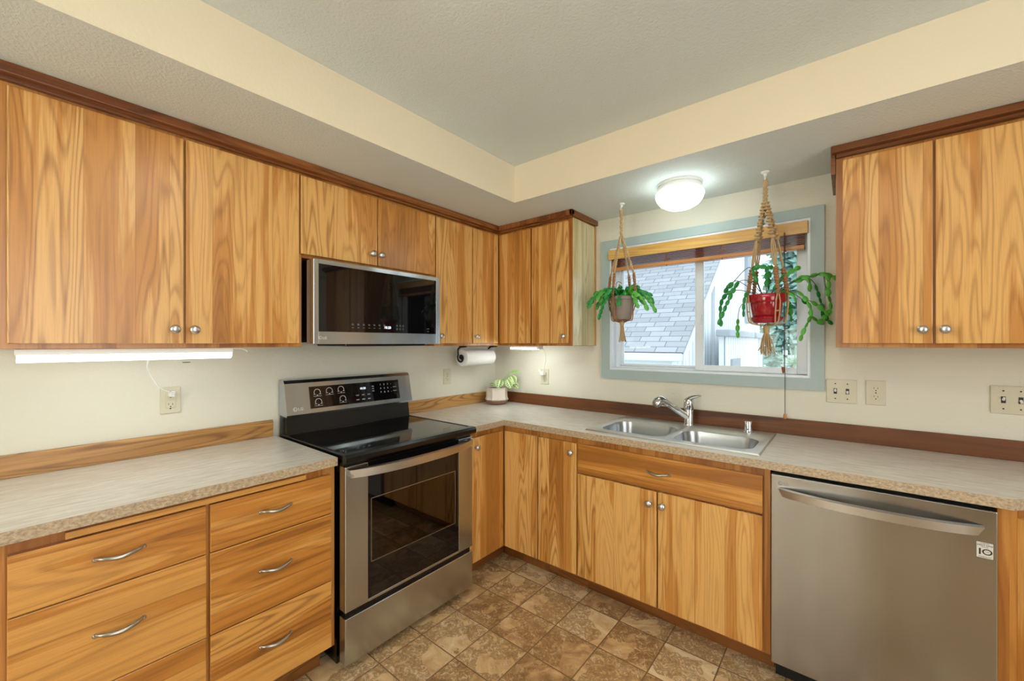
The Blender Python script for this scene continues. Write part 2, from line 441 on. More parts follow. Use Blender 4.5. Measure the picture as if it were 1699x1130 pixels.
obj('wall_left', box(new(), -.1, 0, YF-.1, .14, 0, ZC), M['wall'], kind='structure')
bm = new()
box(bm, 0, WX0, 0, .14, 0, ZC); box(bm, WX1, XR, 0, .14, 0, ZC); box(bm, WX0, WX1, 0, .14, 0, WZ0); box(bm, WX0, WX1, 0, .14, WZ1, ZC)
obj('wall_back', bm, M['wall'], kind='structure')
obj('wall_right', box(new(), XR, XR+.1, YF-.1, .14, 0, ZC), M['wall'], kind='structure')
obj('wall_front', box(new(), 0, XR, YF-.1, YF, 0, ZC), M['wall'], kind='structure')

obj('dark_reflection_panel', box(new(), 2.2, 4.3, YF+.0005, YF+.045, .0, 2.2, .004), wood('reflection_panel_wood', '6A4526', '553318', '3A200D', stave=4), kind='structure', grain='z')  # unseen dark panel, added to give the dishwasher steel something to reflect
# window: sage casing, white jamb, vinyl slider
w1 = struct_empty('window_1', ((WX0+WX1)/2, 0, WZ0))
CX0, CX1, CZ0, CZ1 = .988, 2.2, 1.152, 2.077
bm = new()
def quadbar(bm, pts, y0, y1):
    a = [bm.verts.new((x, y0, z)) for x, z in pts]; b = [bm.verts.new((x, y1, z)) for x, z in pts]
    n = len(pts); bm.faces.new(a); bm.faces.new(b[::-1])
    for i in range(n): bm.faces.new((a[i], b[i], b[(i+1) % n], a[(i+1) % n]))
quadbar(bm, [(CX0, CZ0), (CX1, CZ0), (WX1, WZ0), (WX0, WZ0)], -.02, -.0005)
quadbar(bm, [(CX0, CZ1), (CX1, CZ1), (WX1, WZ1), (WX0, WZ1)], -.02, -.0005)
quadbar(bm, [(CX0, CZ0), (WX0, WZ0), (WX0, WZ1), (CX0, CZ1)], -.0195, -.0005)
quadbar(bm, [(CX1, CZ0), (WX1, WZ0), (WX1, WZ1), (CX1, CZ1)], -.0195, -.0005)
obj('window_casing', bm, M['trim_paint'], w1)
bm = new()
T = .012
box(bm, WX0, WX0+T, -.016, .14, WZ0, WZ1); box(bm, WX1-T, WX1, -.016, .14, WZ0, WZ1)
box(bm, WX0+T, WX1-T, -.016, .14, WZ0, WZ0+T); box(bm, WX0+T, WX1-T, -.016, .14, WZ1-T, WZ1)
obj('window_jamb', bm, M['vinyl'], w1)
bm = new()
x0, x1, z0, z1 = WX0+T, WX1-T, WZ0+T, WZ1-T
fw = .026
box(bm, x0, x0+fw, .06, .13, z0, z1); box(bm, x1-fw, x1, .06, .13, z0, z1)
box(bm, x0+fw, x1-fw, .0605, .1295, z0, z0+.012); box(bm, x0+fw, x1-fw, .0605, .1295, z1-fw, z1)
obj('window_frame', bm, M['vinyl'], w1)
def sash(xa, xb, za, zb, ya, yb, s, bot, name):
    bm = new()
    box(bm, xa, xa+s, ya, yb, za, zb, .003); box(bm, xb-s, xb, ya, yb, za, zb, .003)
    box(bm, xa+s, xb-s, ya+.0006, yb-.0006, za, za+bot); box(bm, xa+s, xb-s, ya+.0006, yb-.0006, zb-s, zb)
    o = obj(name, bm, M['vinyl'], w1)
    g = obj('glass_pane', box(new(), xa+s, xb-s, (ya+yb)/2-.002, (ya+yb)/2+.002, za+bot, zb-s), M['glass'], o)
    return o
sash(1.576, 2.128, 1.2245, 1.998, .045, .075, .046, .032, 'window_sash')
sash(x0+fw-.004, 1.60, 1.2365, 1.998, .085, .115, .014, .012, 'window_sash')
bm = new(); box(bm, 1.606, 1.616, .038, .046, 1.50, 1.56, .002); obj('sash_latch', bm, M['vinyl'], w1)

# stained crown mouldings closing the gap between wall cabinets and ceiling
def crown_profile(f, s):   # f: front plane, s: sign towards the room
    return [(f, 2.176), (f+s*.022, 2.176+.014), (f+s*.03, 2.2297-.006), (f+s*.03, 2.2295), (f, 2.2295)]
bm = new()
box(bm, .300, .322, -2.75, -.322, 2.186, 2.2296, .002); box(bm, .318, .351, -2.75, -.35, 2.196, 2.2296, .004)
box(bm, .322, .934, -.322, -.300, 2.186, 2.2296, .002); box(bm, .318, .955, -.351, -.318, 2.196, 2.2296, .004)
box(bm, .934, .955, -.351, -.001, 2.196, 2.2296, .004)
obj('trim_1', bm, M['crown_wood'], kind='structure', grain='y')
bm = new()
box(bm, 2.25, 3.1, -.322, -.300, 2.186, 2.2296, .002); box(bm, 2.233, 3.1, -.351, -.318, 2.200, 2.2296, .004)
box(bm, 2.233, 2.2485, -.318, -.001, 2.116, 2.2296, .002)
obj('trim_2', bm, M['crown_shaded'], kind='structure', grain='x')

# ---------------------------------------------------------------- hardware meshes
KNOB = [(.0105, 0), (.0105, .002), (.0055, .004), (.005, .012), (.009, .016), (.0155, .020), (.0165, .0245), (.0135, .029), (.007, .0315), (.001, .032)]
def knob(parent, pos, axis):
    bm = new(); lathe(bm, KNOB, pos, 20, axis); return obj('knob', bm, M['nickel'], parent, smooth=True)
def pull(parent, c, axis):
    """bow handle, 0.1 m wide, standing off a front; axis '+x' or '-y'"""
    cx, cy, cz = c; bm = new(); pts = []; rad = []
    for i in range(17):
        t = -1 + i/8; w = t*.052; d = .026*(1-t*t)**.55 if abs(t) < 1 else 0; dz = -.003*math.cos(t*PI)
        pts.append((cx+d, cy+w, cz+dz) if axis == '+x' else (cx+w, cy-d, cz+dz))
        rad.append(.0032 + .0038*(1-t*t)**.7)
    tube(bm, pts, rad, 10)
    for s in (-1, 1):
        p = (cx, cy+s*.052, cz) if axis == '+x' else (cx+s*.052, cy, cz)
        lathe(bm, [(.0065, -.001), (.0065, .003), (.004, .006)], p, 12, axis)
    return obj('handle', bm, M['pewter'], parent, smooth=True)
G = .0022
def door_x(parent, y0, y1, z0, z1, knob_at=None, x=.322, th=.0195, name='door', mat='hickory', grain='z', xk=None):
    o = obj(name, box(new(), x-th, x, y0+G, y1-G, z0, z1, .0025), M[mat], parent, grain=grain)
    if knob_at: knob(o, (x-.0005, *knob_at), '+x')
    return o
def door_y(parent, x0, x1, z0, z1, knob_at=None, y=-.322, th=.0195, name='door', mat='hickory', grain='z'):
    o = obj(name, box(new(), x0+G, x1-G, y, y+th, z0, z1, .0025), M[mat], parent, grain=grain)
    if knob_at: knob(o, (knob_at[0], y+.0005, knob_at[1]), '-y')
    return o

# ---------------------------------------------------------------- wall cabinets
DZ0, DZ1, BZ0, BZ1 = 1.387, 2.171, 1.37, 2.2285
def body(parent, boxes, mat='frame_wood', grain='z'):
    bm = new()
    for b in boxes: box(bm, *b, .001, 1)
    return obj('body', bm, M[mat], parent, grain=grain)
UG = 'hickory wall cabinets'
c = thing('wall_cabinet', 'large double-door hickory wall cabinet above the long lit under-cabinet tube', 'cabinet', (.16, -2.16, BZ0), UG)
body(c, [(.001, .302, -2.62, -1.7065, BZ0, BZ1)])
door_x(c, -2.583, -2.151, DZ0, DZ1, (-2.182, 1.441)); door_x(c, -2.148, -1.7235, DZ0, DZ1, (-2.122, 1.440))
c = thing('wall_cabinet', 'short double-door hickory wall cabinet directly above the microwave', 'cabinet', (.16, -1.31, 1.79), UG)
body(c, [(.001, .302, -1.7055, -.9085, 1.79, BZ1)])
door_x(c, -1.7195, -1.3165, 1.806, DZ1, (-1.351, 1.864)); door_x(c, -1.3135, -.913, 1.806, DZ1, (-1.300, 1.864))
c = thing('wall_cabinet', 'narrow single-door hickory wall cabinet right of the microwave', 'cabinet', (.16, -.75, BZ0), UG)
body(c, [(.001, .302, -.9075, -.6, BZ0, BZ1)])
door_x(c, -.908, -.591, DZ0, DZ1, (-.878, 1.432))
c = thing('wall_cabinet', 'corner hickory wall cabinet with two doors meeting at the inside corner', 'cabinet', (.16, -.16, BZ0), UG)
body(c, [(.001, .302, -.5995, -.001, BZ0, BZ1), (.302, .6135, -.302, -.001, BZ0, BZ1)])
door_x(c, -.586, -.324, DZ0, DZ1, (-.562, 1.432)); door_y(c, .324, .611, DZ0, DZ1)
c = thing('wall_cabinet', 'hickory wall cabinet with pale side panel left of the window', 'cabinet', (.77, -.16, BZ0), UG)
body(c, [(.6145, .931, -.302, -.001, BZ0, BZ1)])
obj('side_panel', box(new(), .931, .936, -.300, -.022, BZ0+.002, 2.19, .001, 1), M['pale_side'], c, grain='z')['label'] = 'pale unstained side panel'
obj('wall_stile', box(new(), .931, .940, -.022, -.001, BZ0, 2.19, .001, 1), M['hickory_dark'], c, grain='z')
door_y(c, .617, .912, DZ0, DZ1, (.882, 1.432))
c = thing('wall_cabinet', 'double-door hickory wall cabinet right of the window', 'cabinet', (2.6, -.16, BZ0), UG)
body(c, [(2.249, 3.1, -.302, -.001, BZ0, BZ1)])
door_y(c, 2.2695, 2.5455, DZ0, DZ1, (2.513, 1.441)); door_y(c, 2.548, 2.826, DZ0, DZ1, (2.574, 1.441))

# ---------------------------------------------------------------- base cabinets
ZR = [(.684, .844), (.406, .681), (.130, .403)]
BG = 'hickory base cabinets'
c = thing('base_cabinet', 'six-drawer hickory base cabinet left of the range', 'cabinet', (.31, -2.2, 0), BG)
body(c, [(.002, .614, -2.70, -1.7075, .115, .879)])
obj('toe_kick', box(new(), .002, .53, -2.70, -1.73, .0005, .115), M['toe_wood'], c, grain='y')
for (ya, yb, yh) in ((-2.581, -2.1565, -2.369), (-2.150, -1.7285, -1.944)):
    for (za, zb), hz in zip(ZR, (.772, .556, .28)):
        d = door_x(c, ya, yb, za, zb, x=.634, name='drawer', mat='hickory_dark', grain='y')
        pull(d, (.6338, yh, hz), '+x')
obj('cutting_board', box(new(), .45, .633, -2.478, -1.833, .8495, .8685, .001, 1), M['hickory_dark'], c, grain='y')['label'] = 'pull-out board above the drawers'
c = thing('base_cabinet', 'corner hickory base cabinet with two doors meeting at the inside corner', 'cabinet', (.4, -.4, 0), BG)
body(c, [(.002, .614, -.934, -.03, .115, .879), (.614, .888, -.609, -.03, .115, .879)])
bm = new(); box(bm, .002, .521, -.934, -.03, .0005, .115); box(bm, .521, .888, -.503, -.03, .0005, .115)
obj('toe_kick', bm, M['toe_wood'], c, grain='y')
door_x(c, -.931, -.632, .128, .844, (-.879, .789), x=.634); door_y(c, .636, .8875, .128, .844, y=-.629)
c = thing('base_cabinet', 'narrow single-door hickory base cabinet left of the sink cabinet', 'cabinet', (1.02, -.3, 0), BG)
body(c, [(.889, 1.151, -.609, -.03, .115, .879)])
obj('toe_kick', box(new(), .8885, 1.1515, -.503, -.03, .0005, .115), M['toe_wood'], c, grain='x')
door_y(c, .892, 1.151, .130, .844, (1.12, .791), y=-.629)
c = thing('base_cabinet', 'double-door hickory sink base cabinet under the steel sink', 'cabinet', (1.6, -.3, 0), BG)
bm = new(); box(bm, 1.152, 2.045, -.609, -.588, .115, .879); box(bm, 1.152, 1.166, -.588, -.03, .115, .879); box(bm, 2.031, 2.045, -.588, -.03, .115, .879); box(bm, 1.166, 2.031, -.588, -.03, .115, .13)
obj('body', bm, M['frame_wood'], c, grain='z')
obj('toe_kick', box(new(), 1.152, 2.045, -.503, -.03, .0005, .115), M['toe_wood'], c, grain='x')
d = door_y(c, 1.1545, 2.022, .689, .844, y=-.629, name='false_drawer_front', mat='hickory_dark', grain='x'); pull(d, (1.594, -.6288, .771), '-y')
door_y(c, 1.1545, 1.587, .130, .681, (1.553, .622), y=-.629); door_y(c, 1.590, 2.0205, .130, .681, (1.616, .622), y=-.629)
c = thing('base_cabinet', 'angled hickory end cabinet right of the dishwasher', 'cabinet', (2.8, -.2, 0), BG)
bm = new(); prism(bm, [(2.653, -.03), (2.653, -.609), (2.678, -.609), (3.25, -.037), (3.25, -.03)], .0005, .879)
obj('body', bm, M['frame_wood'], c, grain='z')
bm = new(); s2 = math.sqrt(.5)
A = Vector((2.678+.028, -.609+.028-.0, 0)); 
def ang(d, o): return (2.678 + d*s2 + o*s2, -.609 + d*s2 - o*s2)
prism(bm, [ang(.028, .0), ang(.42, .0), ang(.42, .019), ang(.028, .019)], .13, .844)
obj('door', bm, M['hickory'], c, grain='z')

# ---------------------------------------------------------------- counters and their wooden upstands
H, HB = .914, .8805
def slab(bm, x0, x1, y0, y1): box(bm, x0, x1, y0, y1, HB, H)
c = thing('countertop', 'straight beige laminate countertop left of the range', 'countertop', (.32, -2.2, HB))
bm = new(); slab(bm, .001, .648, -2.72, -1.7135); obj('slab', bm, M['counter'], c, grain='y')
bm = new(); box(bm, .648, .652, -2.72, -1.7135, HB, H-.0005); obj('edge_band', bm, M['counter_edge'], c, grain='y')['label'] = 'tan speckled front edge'
c = thing('countertop', 'L-shaped beige laminate countertop holding the sink', 'countertop', (1.3, -.32, HB))
SX0, SX1, SY0, SY1 = 1.205, 1.975, -.555, -.085
bm = new()
slab(bm, .001, .648, -.938, -.643); slab(bm, .001, SX0, -.643, -.001); slab(bm, SX0, SX1, -.643, SY0); slab(bm, SX0, SX1, SY1, -.001)
prism(bm, [(SX1, -.643), (2.678, -.643), (3.32, -.001), (SX1, -.001)], HB, H)
obj('slab', bm, M['counter'], c, grain='x')
bm = new(); prism(bm, [(.648, -.938), (.652, -.938), (.652, -.647), (2.68, -.647), (3.326, -.001), (3.32, -.001), (2.678, -.643), (.648, -.643)], HB, H-.0005)
obj('edge_band', bm, M['counter_edge'], c, grain='x')['label'] = 'tan speckled front edge'
o = obj('backsplash_board', box(new(), .001, .02, -2.72, -1.7235, H+.0005, .996, .002), M['splash_pine'], grain='y')
tag(o, 'light stained wooden upstand behind the countertop left of the range', 'backsplash')
o = obj('backsplash_board', box(new(), .001, .02, -.925, -.0205, H+.0005, .996, .002), M['splash_pine'], grain='y')
tag(o, 'short wooden upstand between the range and the white planter', 'backsplash')
o = obj('backsplash_board', box(new(), .0005, 3.3, -.02, -.001, H+.0005, .996, .002), M['splash_dark'], grain='x')
tag(o, 'long dark stained wooden upstand behind the sink', 'backsplash')

# ---------------------------------------------------------------- range
YA, YB = -1.699, -.949; YM = (YA+YB)/2
rg = thing('range', 'freestanding stainless steel electric range with black glass top', 'stove', (.34, YM, 0))
bm = new()
box(bm, .03, .615, YA, YA+.02, .03, .9); box(bm, .03, .615, YB-.02, YB, .03, .9); box(bm, .03, .05, YA, YB, .03, .9)
box(bm, .05, .635, YA+.02, YB-.02, .03, .06); box(bm, .05, .63, YA+.02, YB-.02, .27, .29); box(bm, .05, .615, YA+.02, YB-.02, .80, .90)
for yy in (YA+.06, YB-.06): lathe(bm, [(.02, 0.0), (.02, .006), (.012, .008), (.012, .035)], (.56, yy, 0), 14)
for yy in (YA+.06, YB-.06): lathe(bm, [(.02, 0.0), (.02, .006), (.012, .008), (.012, .035)], (.1, yy, 0), 14)
obj('body', bm, M['black'], rg)
bm = new()
for k in range(15):
    tube(bm, [(.09, YA+.06+k*.045, .50), (.60, YA+.06+k*.045, .50)], .002, 6)
tube(bm, [(.60, YA+.03, .50), (.60, YB-.03, .50)], .0035, 8); tube(bm, [(.09, YA+.03, .50), (.09, YB-.03, .50)], .0035, 8)
for s in (.56, .62, .68):
    tube(bm, [(.10, YA+.024, s-.04), (.6, YA+.024, s-.04)], .003, 6)
obj('oven_rack', bm, M['nickel'], rg)
bm = new(); box(bm, .11, .665, YA+.012, YB-.012, .9005, .924, .002); obj('cooktop_glass', bm, M['cooktop_glass'], rg)
bm = new()
box(bm, .06, .69, YA-.003, YA+.012, .901, .9265, .003); box(bm, .06, .69, YB-.012, YB+.003, .901, .9265, .003)
extrude_profile(bm, [(.66, .885), (.688, .885), (.702, .896), (.703, .915), (.694, .9265), (.66, .9265)], 'y', YA-.004, YB+.004)
obj('cooktop_rim', bm, M['black'], rg)
bm = new(); box(bm, .615, .664, YA+.004, YB-.004, .845, .885)
for z in (.852, .861, .870): box(bm, .664, .668, YA+.10, YB-.10, z, z+.004)
obj('vent_strip', bm, M['black'], rg)
# oven door
DZa, DZb = .266, .872
bm = new()
SYL, SYR = YA+.003, YB-.003; GL, GR = -1.590, -1.055
box(bm, .632, .68, SYL, GL, DZa, DZb, .003); box(bm, .632, .68, GR, SYR, DZa, DZb, .003)
box(bm, .632, .68, GL, GR, DZa, DZa+.012, .001)
od = obj('oven_door', bm, M['steel_left'], rg)
bm = new()
wy0, wy1, wz0, wz1 = -1.576, -1.078, .432, .712
box(bm, .640, .6785, GL, wy0, DZa+.012, .866); box(bm, .640, .6785, wy1, GR, DZa+.012, .866)
box(bm, .640, .6785, wy0, wy1, DZa+.012, wz0); box(bm, .640, .6785, wy0, wy1, wz1, .866)
obj('door_glass', bm, M['black_glass'], od)
bm = new()
for (a, b, c0, d0) in ((wy0, wy1, wz0, wz0+.003), (wy0, wy1, wz1-.003, wz1), (wy0, wy0+.003, wz0, wz1), (wy1-.003, wy1, wz0, wz1)): box(bm, .674, .6788, a, b, c0, d0)
obj('window_trim', bm, M['pewter'], od)
obj('oven_window', box(new(), .672, .676, wy0, wy1, wz0, wz1), M['oven_glass'], od)
# curved bar handle
bm = new(); n = 25; pr = []
for i in range(n):
    t = -1+2*i/(n-1); y = YM + t*.362; d = .058*(1-abs(t)**2.6)
    z = .846 + .0*t
    sk = .012*(1 if t < 0 else -1)*(abs(t)**8)
    pr.append([(.683+d, y, z+.019), (.697+d*.98, y+sk*.0, z+.015), (.697+d*.98, y+sk, z-.019), (.683+d*.94, y+sk, z-.022)])
vs = [[bm.verts.new(p) for p in q] for q in pr]
for i in range(n-1):
    for k in range(4): bm.faces.new((vs[i][k], vs[i][(k+1) % 4], vs[i+1][(k+1) % 4], vs[i+1][k]))
bm.faces.new(vs[0]); bm.faces.new(vs[-1][::-1])
box(bm, .678, .70, YM-.355, YM-.33, .832, .858, .002); box(bm, .678, .70, YM+.33, YM+.355, .832, .858, .002)
obj('handle', bm, M['nickel'], od, smooth=True)
bm = new(); box(bm, .632, .68, SYL, SYR, .045, .240, .003); obj('storage_drawer', bm, M['steel_left'], rg)
bm = new(); box(bm, .60, .668, SYL+.01, SYR-.01, .240, .266); obj('drawer_gap_strip', bm, M['black'], rg)
# backguard
bm = new(); extrude_profile(bm, [(.022, .90), (.118, .90), (.112, .93), (.100, 1.02), (.03, 1.02)], 'y', YA+.004, YB-.004)
obj('backguard', bm, M['black'], rg)
PX = [(.022, 1.018), (.112, 1.012), (.116, 1.022), (.082, 1.180), (.070, 1.196), (.050, 1.199), (.022, 1.199)]
bm = new(); extrude_profile(bm, PX, 'y', YA+.003, YB+.016)
cp = obj('control_console', bm, M['steel_left'], rg)
P0, P1 = Vector((.116, 0, 1.022)), Vector((.082, 0, 1.180))
up = (P1-P0).normalized(); rt = Vector((0, 1, 0)); nn = rt.cross(up)
def cpt(y, h, off=.001): return P0 + up*h + Vector((0, y, 0)) + nn*off
bm = new(); yl, yr, hl, hh = -1.577, -1.022, .022, .138
a = [cpt(yl, hl), cpt(yr, hl), cpt(yr, hh), cpt(yl, hh)]; b = [p - nn*.003 for p in a]
va = [bm.verts.new(p) for p in a]; vb = [bm.verts.new(p) for p in b]
bm.faces.new(va); bm.faces.new(vb[::-1])
for i in range(4): bm.faces.new((va[i], vb[i], vb[(i+1) % 4], va[(i+1) % 4]))
pn = obj('touch_panel', bm, M['black_glass'], cp)
bm = new()
for (fy, fh) in ((.075, .72), (.195, .74), (.315, .76), (.08, .28), (.325, .30)):
    o_ = cpt(yl+(yr-yl)*fy, hl+(hh-hl)*fh, .0012); ring2d(bm, o_, rt, up, .018, .0022, -.35*PI*.6, PI*1.21)
    rect2d(bm, o_-rt*.022-up*.021, rt, up, .044, .0012); rect2d(bm, o_-rt*.022-up*.011, rt, up, .014, .0012); rect2d(bm, o_+rt*.008-up*.011, rt, up, .014, .0012)
    rect2d(bm, o_-rt*.003-up*.018, rt, up, .006, .005); obj('burner_icon', bm, M['print_white'], pn); bm = new()
for i in range(4):
    for j in range(3): txt(bm, '123456789 0 '[(j*3+i) % 12] if i < 3 else '-', .014, cpt(yl+(yr-yl)*(.76+.045*i), hl+(hh-hl)*(.78-.2*j), .0012), rt, up, .0002)
obj('keypad', bm, M['print_white'], pn); bm = new()
for i in range(3):
    for j in range(2): rect2d(bm, cpt(yl+(yr-yl)*(.47+.065*i), hl+(hh-hl)*(.14+.22*j), .0012), rt, up, .018, .006)
obj('mode_buttons', bm, M['print_grey'], pn); bm = new()
for j in range(3): rect2d(bm, cpt(yl+(yr-yl)*.66, hl+(hh-hl)*(.5+.12*j), .0012), rt, up, .014, .006)
obj('setting_buttons', bm, M['print_grey'], pn); bm = new()
for j in range(2): rect2d(bm, cpt(yl+(yr-yl)*.92, hl+(hh-hl)*(.42+.2*j), .0012), rt, up, .024, .004)
obj('start_buttons', bm, M['print_grey'], pn)
bm = new(); txt(bm, '10:20', .017, cpt(yl+(yr-yl)*.52, hl+(hh-hl)*.66, .0014), rt, up, .0002); obj('clock_display', bm, M['display'], pn)
def brand(parent, o_, rt_, up_, s, mat):
    bm = new(); ring2d(bm, o_, rt_, up_, s*.62, s*.12, 0, 2*PI, 24); ring2d(bm, Vector(o_), rt_, up_, s*.36, s*.11, PI*.5, PI*1.9, 14)
    rect2d(bm, Vector(o_)-Vector(rt_).normalized()*s*.2, rt_, up_, s*.12, s*.12)
    txt(bm, 'LG', s*1.25, Vector(o_)+Vector(rt_).normalized()*s*.85-Vector(up_).normalized()*s*.45, rt_, up_, .0003)
    return obj('logo', bm, mat, parent)
brand(cp, cpt(-1.655, .028, .0015), rt, up, .017, M['print_white'])

# ---------------------------------------------------------------- microwave
mw = thing('microwave', 'stainless over-the-range microwave with dark glass front', 'microwave', (.2, -1.32, 1.384))
MA, MB_ = -1.696, -.945
bm = new(); box(bm, .002, .34, MA+.022, MB_-.012, 1.392, 1.783); obj('body', bm, M['black_matte'], mw)
bm = new(); box(bm, .06, .36, -1.52, -1.02, 1.372, 1.392, .004); obj('bottom_vent', bm, M['black'], mw)
MZ0, MZ1 = 1.384, 1.777; gy0, gy1, gz0, gz1 = -1.672, -.974, 1.442, 1.757
bm = new()
box(bm, .33, .40, MA, gy0, MZ0, MZ1, .002); box(bm, .33, .40, gy1, MB_, MZ0, MZ1, .002)
box(bm, .33, .40, gy0, gy1, MZ0, gz0); box(bm, .33, .40, gy0, gy1, gz1, MZ1)
dr = obj('door', bm, M['steel_left'], mw)
gp = obj('door_glass', box(new(), .35, .3985, gy0, gy1, gz0, gz1), M['black_glass'], dr)
R3, U3 = Vector((0, 1, 0)), Vector((0, 0, 1))
def mp(f, z, off=.0004): return Vector((.3985+off, gy0+(gy1-gy0)*f, z))
bm = new()
for i in range(7):
    ring2d(bm, mp(.24+.043*i, 1.480), R3, U3, .005, .0015, 0, PI, 8)
    rect2d(bm, mp(.234+.043*i, 1.477), R3, U3, .010, .0018); rect2d(bm, mp(.234+.043*i, 1.464), R3, U3, .010, .0018)
    obj('touch_icon', bm, M['print_grey'], gp); bm = new()
for i in range(3):
    for j in range(2): ring2d(bm, mp(.61+.028*i, 1.464+.018*j), R3, U3, .005, .0014, 0, 2*PI, 10)
obj('control_ring', bm, M['print_grey'], gp); bm = new(); rect2d(bm, mp(.90, 1.470), R3, U3, .018, .0015); rect2d(bm, mp(.905, 1.455), R3, U3, .012, .0015)
obj('start_mark', bm, M['print_grey'], gp)
bm = new(); txt(bm, '10:20', .019, mp(.495, 1.464, .0006), R3, U3, .0002); obj('clock_display', bm, M['display'], gp)
brand(dr, Vector((.4006, -1.665, 1.413)), R3, U3, .013, M['print_white'])

# ---------------------------------------------------------------- dishwasher
dw = thing('dishwasher', 'stainless dishwasher with bowed bar handle under the counter', 'dishwasher', (2.35, -.3, 0))
bm = new(); box(bm, 2.0505, 2.648, -.58, -.04, .11, .87); obj('body', bm, M['black_matte'], dw)
bm = new(); box(bm, 2.0505, 2.6485, -.639, -.58, .109, .864, .003); dd = obj('door', bm, M['steel_back'], dw)
bm = new(); box(bm, 2.055, 2.645, -.535, -.50, .0005, .105); box(bm, 2.055, 2.645, -.60, -.50, .1, .11); obj('toe_panel', bm, M['black_matte'], dw)
bm = new(); n = 25; vs = []
for i in range(n):
    t = -1+2*i/(n-1); x = 2.348 + t*.272; d = .046*(1-abs(t)**2.4); sk = .015*abs(t)**10*(-1 if t > 0 else 1)
    vs.append([bm.verts.new(p) for p in ((x, -.640-d, .817), (x, -.655-d, .814), (x+sk, -.655-d, .786), (x+sk, -.640-d, .783))])
for i in range(n-1):
    for k in range(4): bm.faces.new((vs[i][k], vs[i][(k+1) % 4], vs[i+1][(k+1) % 4], vs[i+1][k]))
bm.faces.new(vs[0]); bm.faces.new(vs[-1][::-1]); box(bm, 2.09, 2.11, -.655, -.638, .79, .81); box(bm, 2.586, 2.606, -.655, -.638, .79, .81)
obj('handle', bm, M['nickel'], dd, smooth=True)
R4 = Vector((1, 0, 0))
st = obj('sticker', box(new(), 2.603, 2.640, -.6402, -.639, .714, .764), M['sticker'], dd)
bm = new(); yk = -.6403
def sp_(x, z): return Vector((x, yk, z))
for a, b in ((2.603, .7635), (2.603, .714)): rect2d(bm, sp_(a, b), R4, U3, .037, .0008)
rect2d(bm, sp_(2.603, .714), R4, U3, .0008, .05); rect2d(bm, sp_(2.6393, .714), R4, U3, .0008, .05)
txt(bm, 'INVERTER', .0042, sp_(2.6215, .7585), R4, U3, .0002, 'CENTER')
txt(bm, 'DIRECT DRIVE', .0052, sp_(2.6215, .7525), R4, U3, .0002, 'CENTER', .0001); txt(bm, 'MOTOR', .0042, sp_(2.6215, .7475), R4, U3, .0002, 'CENTER')
txt(bm, '1', .026, sp_(2.6045, .7255), R4, U3, .0002, 'LEFT', .0008)
ring2d(bm, sp_(2.6265, .7345), R4, U3, .0095, .0032, 0, 2*PI, 24, .0003, 1.15); txt(bm, 'YEAR', .004, sp_(2.6265, .733), R4, U3, .0002, 'CENTER')
txt(bm, 'WARRANTY', .005, sp_(2.6215, .7165), R4, U3, .0002, 'CENTER')
obj('sticker_print', bm, M['slot'], st)
brand(dd, Vector((2.082, -.6394, .833)), R4, U3, .012, M['print_grey'])

# ---------------------------------------------------------------- sink, tap, soap pump
sk = thing('sink', 'double-bowl stainless steel drop-in sink in front of the window', 'sink', (1.59, -.32, H))
def rrect(x0, x1, y0, y1, r, n=6):
    pts = []
    for cx, cy, a in ((x1-r, y1-r, 0), (x0+r, y1-r, PI/2), (x0+r, y0+r, PI), (x1-r, y0+r, 1.5*PI)):
        for i in range(n+1): pts.append((cx+r*math.cos(a+PI/2*i/n), cy+r*math.sin(a+PI/2*i/n)))
    return pts
def loopring(bm, loops):
    rows = [[bm.verts.new(p) for p in L] for L in loops]; n = len(rows[0])
    for i in range(len(rows)-1):
        for k in range(n): bm.faces.new((rows[i][k], rows[i][(k+1) % n], rows[i+1][(k+1) % n], rows[i+1][k]))
    return rows
BL = [(1.222, 1.572, -.518, -.215, .07), (1.612, 1.962, -.518, -.245, .07)]
bm = new()
# deck plate: two halves, each a ring from outer rounded rectangle to bowl mouth
halves = [(1.183, 1.592, BL[0]), (1.592, 1.999, BL[1])]
zt = H+.007
for hx0, hx1, b in halves:
    inner = rrect(*b)
    outer = []
    for (x, y) in rrect(hx0, hx1, -.580, -.058, .0001): outer.append((x, y))
    rows = loopring(bm, [[(x, y, zt) for x, y in outer], [(b[0]-.012 + (x-b[0])*(1+.024/(b[1]-b[0])), b[2]-.012+(y-b[2])*(1+.024/(b[3]-b[2])), zt) for x, y in inner], [(x, y, zt-.005) for x, y in inner]])
bmesh.ops.remove_doubles(bm, verts=bm.verts[:], dist=.0002)
oo = rrect(1.183, 1.999, -.580, -.058, .0001)
r_ = loopring(bm, [[(x, y, zt) for x, y in oo], [(1.591+(x-1.591)*1.012, -.319+(y+.319)*1.016, H+.001) for x, y in oo]])
obj('rim', bm, M['steel_rim'], sk, smooth=True)
for b in BL:
    bm = new(); inner = rrect(*b); cx, cy = (b[0]+b[1])/2, (b[2]+b[3])/2
    def shr(d, z, r): return [(x, y, z) for x, y in rrect(b[0]+d, b[1]-d, b[2]+d, b[3]-d, r)]
    rows = loopring(bm, [[(x, y, zt-.005) for x, y in inner], shr(.006, zt-.03, .068), shr(.012, H-.13, .065), shr(.022, H-.155, .06), shr(.05, H-.17, .05), shr(.11, H-.174, .02)])
    bm.faces.new(rows[-1])
    bo = obj('bowl', bm, M['steel_sink'], sk, smooth=True)
    bm = new(); lathe(bm, [(.042, 0), (.042, .003), (.03, .003), (.028, .0)], (cx, cy, H-.1738), 24); obj('drain', bm, M['chrome'], bo, smooth=True)
fc = thing('faucet', 'chrome single-lever pull-out kitchen faucet at the back of the sink', 'faucet', (1.585, -.115, zt))
